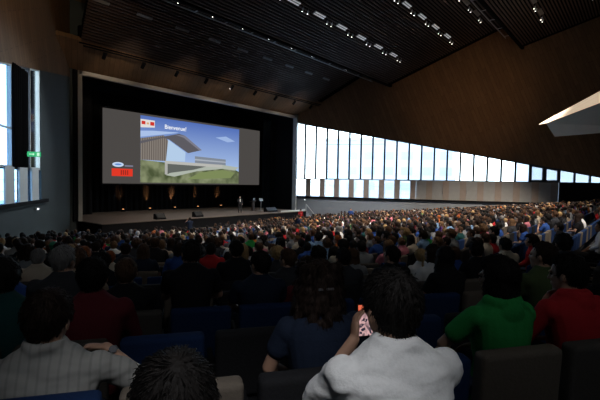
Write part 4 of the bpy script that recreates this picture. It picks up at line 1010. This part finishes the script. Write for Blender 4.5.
# ------------------------------------------------------------------ light
sc = bpy.context.scene
sc.view_settings.view_transform = 'Standard'; sc.view_settings.look = 'None'; sc.view_settings.gamma = 1
sc.view_settings.use_curve_mapping = False; sc.view_settings.exposure = 0
w = bpy.data.worlds.new('world'); sc.world = w; w.use_nodes = True; nt = w.node_tree; N = nt.nodes
bg = N['Background']; tcw = N.new('ShaderNodeTexCoord'); sp = N.new('ShaderNodeSeparateXYZ'); rp = N.new('ShaderNodeValToRGB')
nt.links.new(tcw.outputs['Generated'], sp.inputs[0]); nt.links.new(sp.outputs[2], rp.inputs[0]); nt.links.new(rp.outputs[0], bg.inputs[0])
rp.color_ramp.elements[0].color = (.82, .93, 1, 1); rp.color_ramp.elements[0].position = 0
rp.color_ramp.elements[1].color = (.45, .66, 1, 1); rp.color_ramp.elements[1].position = .8
bg.inputs[1].default_value = 6.5
def area(loc, size, sizey, direction, e, col=(.80, .90, 1), portal=False):
    l = bpy.data.lights.new('window_light', 'AREA'); l.shape = 'RECTANGLE'; l.size = size; l.size_y = sizey; l.energy = e; l.color = col
    if portal: l.cycles.is_portal = True
    o = bpy.data.objects.new('window_portal' if portal else 'window_light', l); C.objects.link(o); o.location = loc
    d = Vector(direction); o.rotation_euler = d.to_track_quat('-Z', 'Z').to_euler(); return o
for t0, t1 in ((.1, 9), (9, 18), (18, 27), (27, 35)):
    tm = (t0 + t1) / 2; top = rtop(t0) if rtop(t0) > 1 else 1; 
    area(rw(tm, (top + (-1.7 if t1 < 20 else .4)) / 2, -.5), t1 - t0, top + (1.7 if t1 < 20 else -.3), rwn, 1, portal=True)
area(lw(11.2, 2.2, -.5), 9, 8, wA, 1, portal=True)
def spot(loc, target, e, size, col=(1, .80, .62), blend=.6, soft=.15):
    l = bpy.data.lights.new('hall_spot', 'SPOT'); l.energy = e; l.color = col; l.spot_size = math.radians(size); l.spot_blend = blend; l.shadow_soft_size = soft
    o = bpy.data.objects.new('hall_spot', l); C.objects.link(o); o.location = loc
    o.rotation_euler = (Vector(target) - Vector(loc)).to_track_quat('-Z', 'Y').to_euler(); return o
HS = 7.0
for (x, D, h, tx, tD, e, sz) in ((27, 9, 14.6, 27, 20, 16000, 62), (35, 9, 14.6, 36, 20, 20000, 58), (20, 10, 14.2, 21, 22, 9000, 60), (33, 6, 15.4, 39, 11, 16000, 60), (29, 3, 16.0, 29, 12, 12000, 65), (43, 6.5, 14.8, 44, 9.5, 9000, 40), (19, 2, 15.5, 20, 10, 5000, 65)):
    spot((x, D, CZ + h), (tx, tD, 1.8), e * 2.1, sz, (1, .86, .74), .9)
# stage wash on the presenter, warm spot for the glow on the right wood wall
spot((on_plane(240, 33) - 3, 24, CZ + 9.8), (on_plane(240, 32.5), 32.5, CZ - 2.4), 2500, 9, (1, .95, .88))
spot((27, 30.2, CZ + 8.6), (27, 36, CZ + ST), 900, 95, (1, .85, .7))
p0 = c2w(24.4, 34.6, 9.4); pass
p0 = c2w(15, 30, 6); spot(p0, c2w(17.0, 44, 8.5), 900, 60, (1, .62, .3), 1)

# soft dimmed house lights over the rear stalls where the camera is
spot((-1, -3, CZ + 7), (1.5, 2.5, CZ - 1), 190, 75, (.92, .95, 1), .8, .4)
spot((8, 3, CZ + 10), (12, 8, CZ - 2), 700, 85, (1, .9, .8), .8, .4)
spot((16, 8, CZ + 12), (19, 14, CZ - 2), 4500, 80, (1, .86, .74), .8, .3)

spot((34, 20, CZ + 10.8), (40.5, 25, CZ - 3), 6000, 55, (.95, .95, 1), .9, .3)  # added only to brighten the grey right wall and the crowd before it
spot((20, 25, CZ + 9.8), (12, 22, CZ + 1), 3500, 80, (.85, .93, 1), .8, .3)
spot((6, 12, CZ + 9), (10, 31, CZ + 12), 1500, 60, (1, .75, .5), .9, .3)  # added fill so the wood in the upper left corner isn't black
for x in (17, 22, 27, 32, 37):
    spot((x, 22.6, CZ + 8.9), (x, 32, CZ + 8.3), 700, 30, (1, .82, .62), 1, .3)
spot((-.6, -.9, CZ + 3.0), (.95, 1.0, CZ - .75), 300, 23, (.95, .96, 1), .9, .3)  # added narrow spot that just brightens the white T-shirt, not a hall fixture

spot((10, -4, CZ + 11), (18, 5, CZ - 2), 9000, 48, (1, .9, .8), .9, .3)
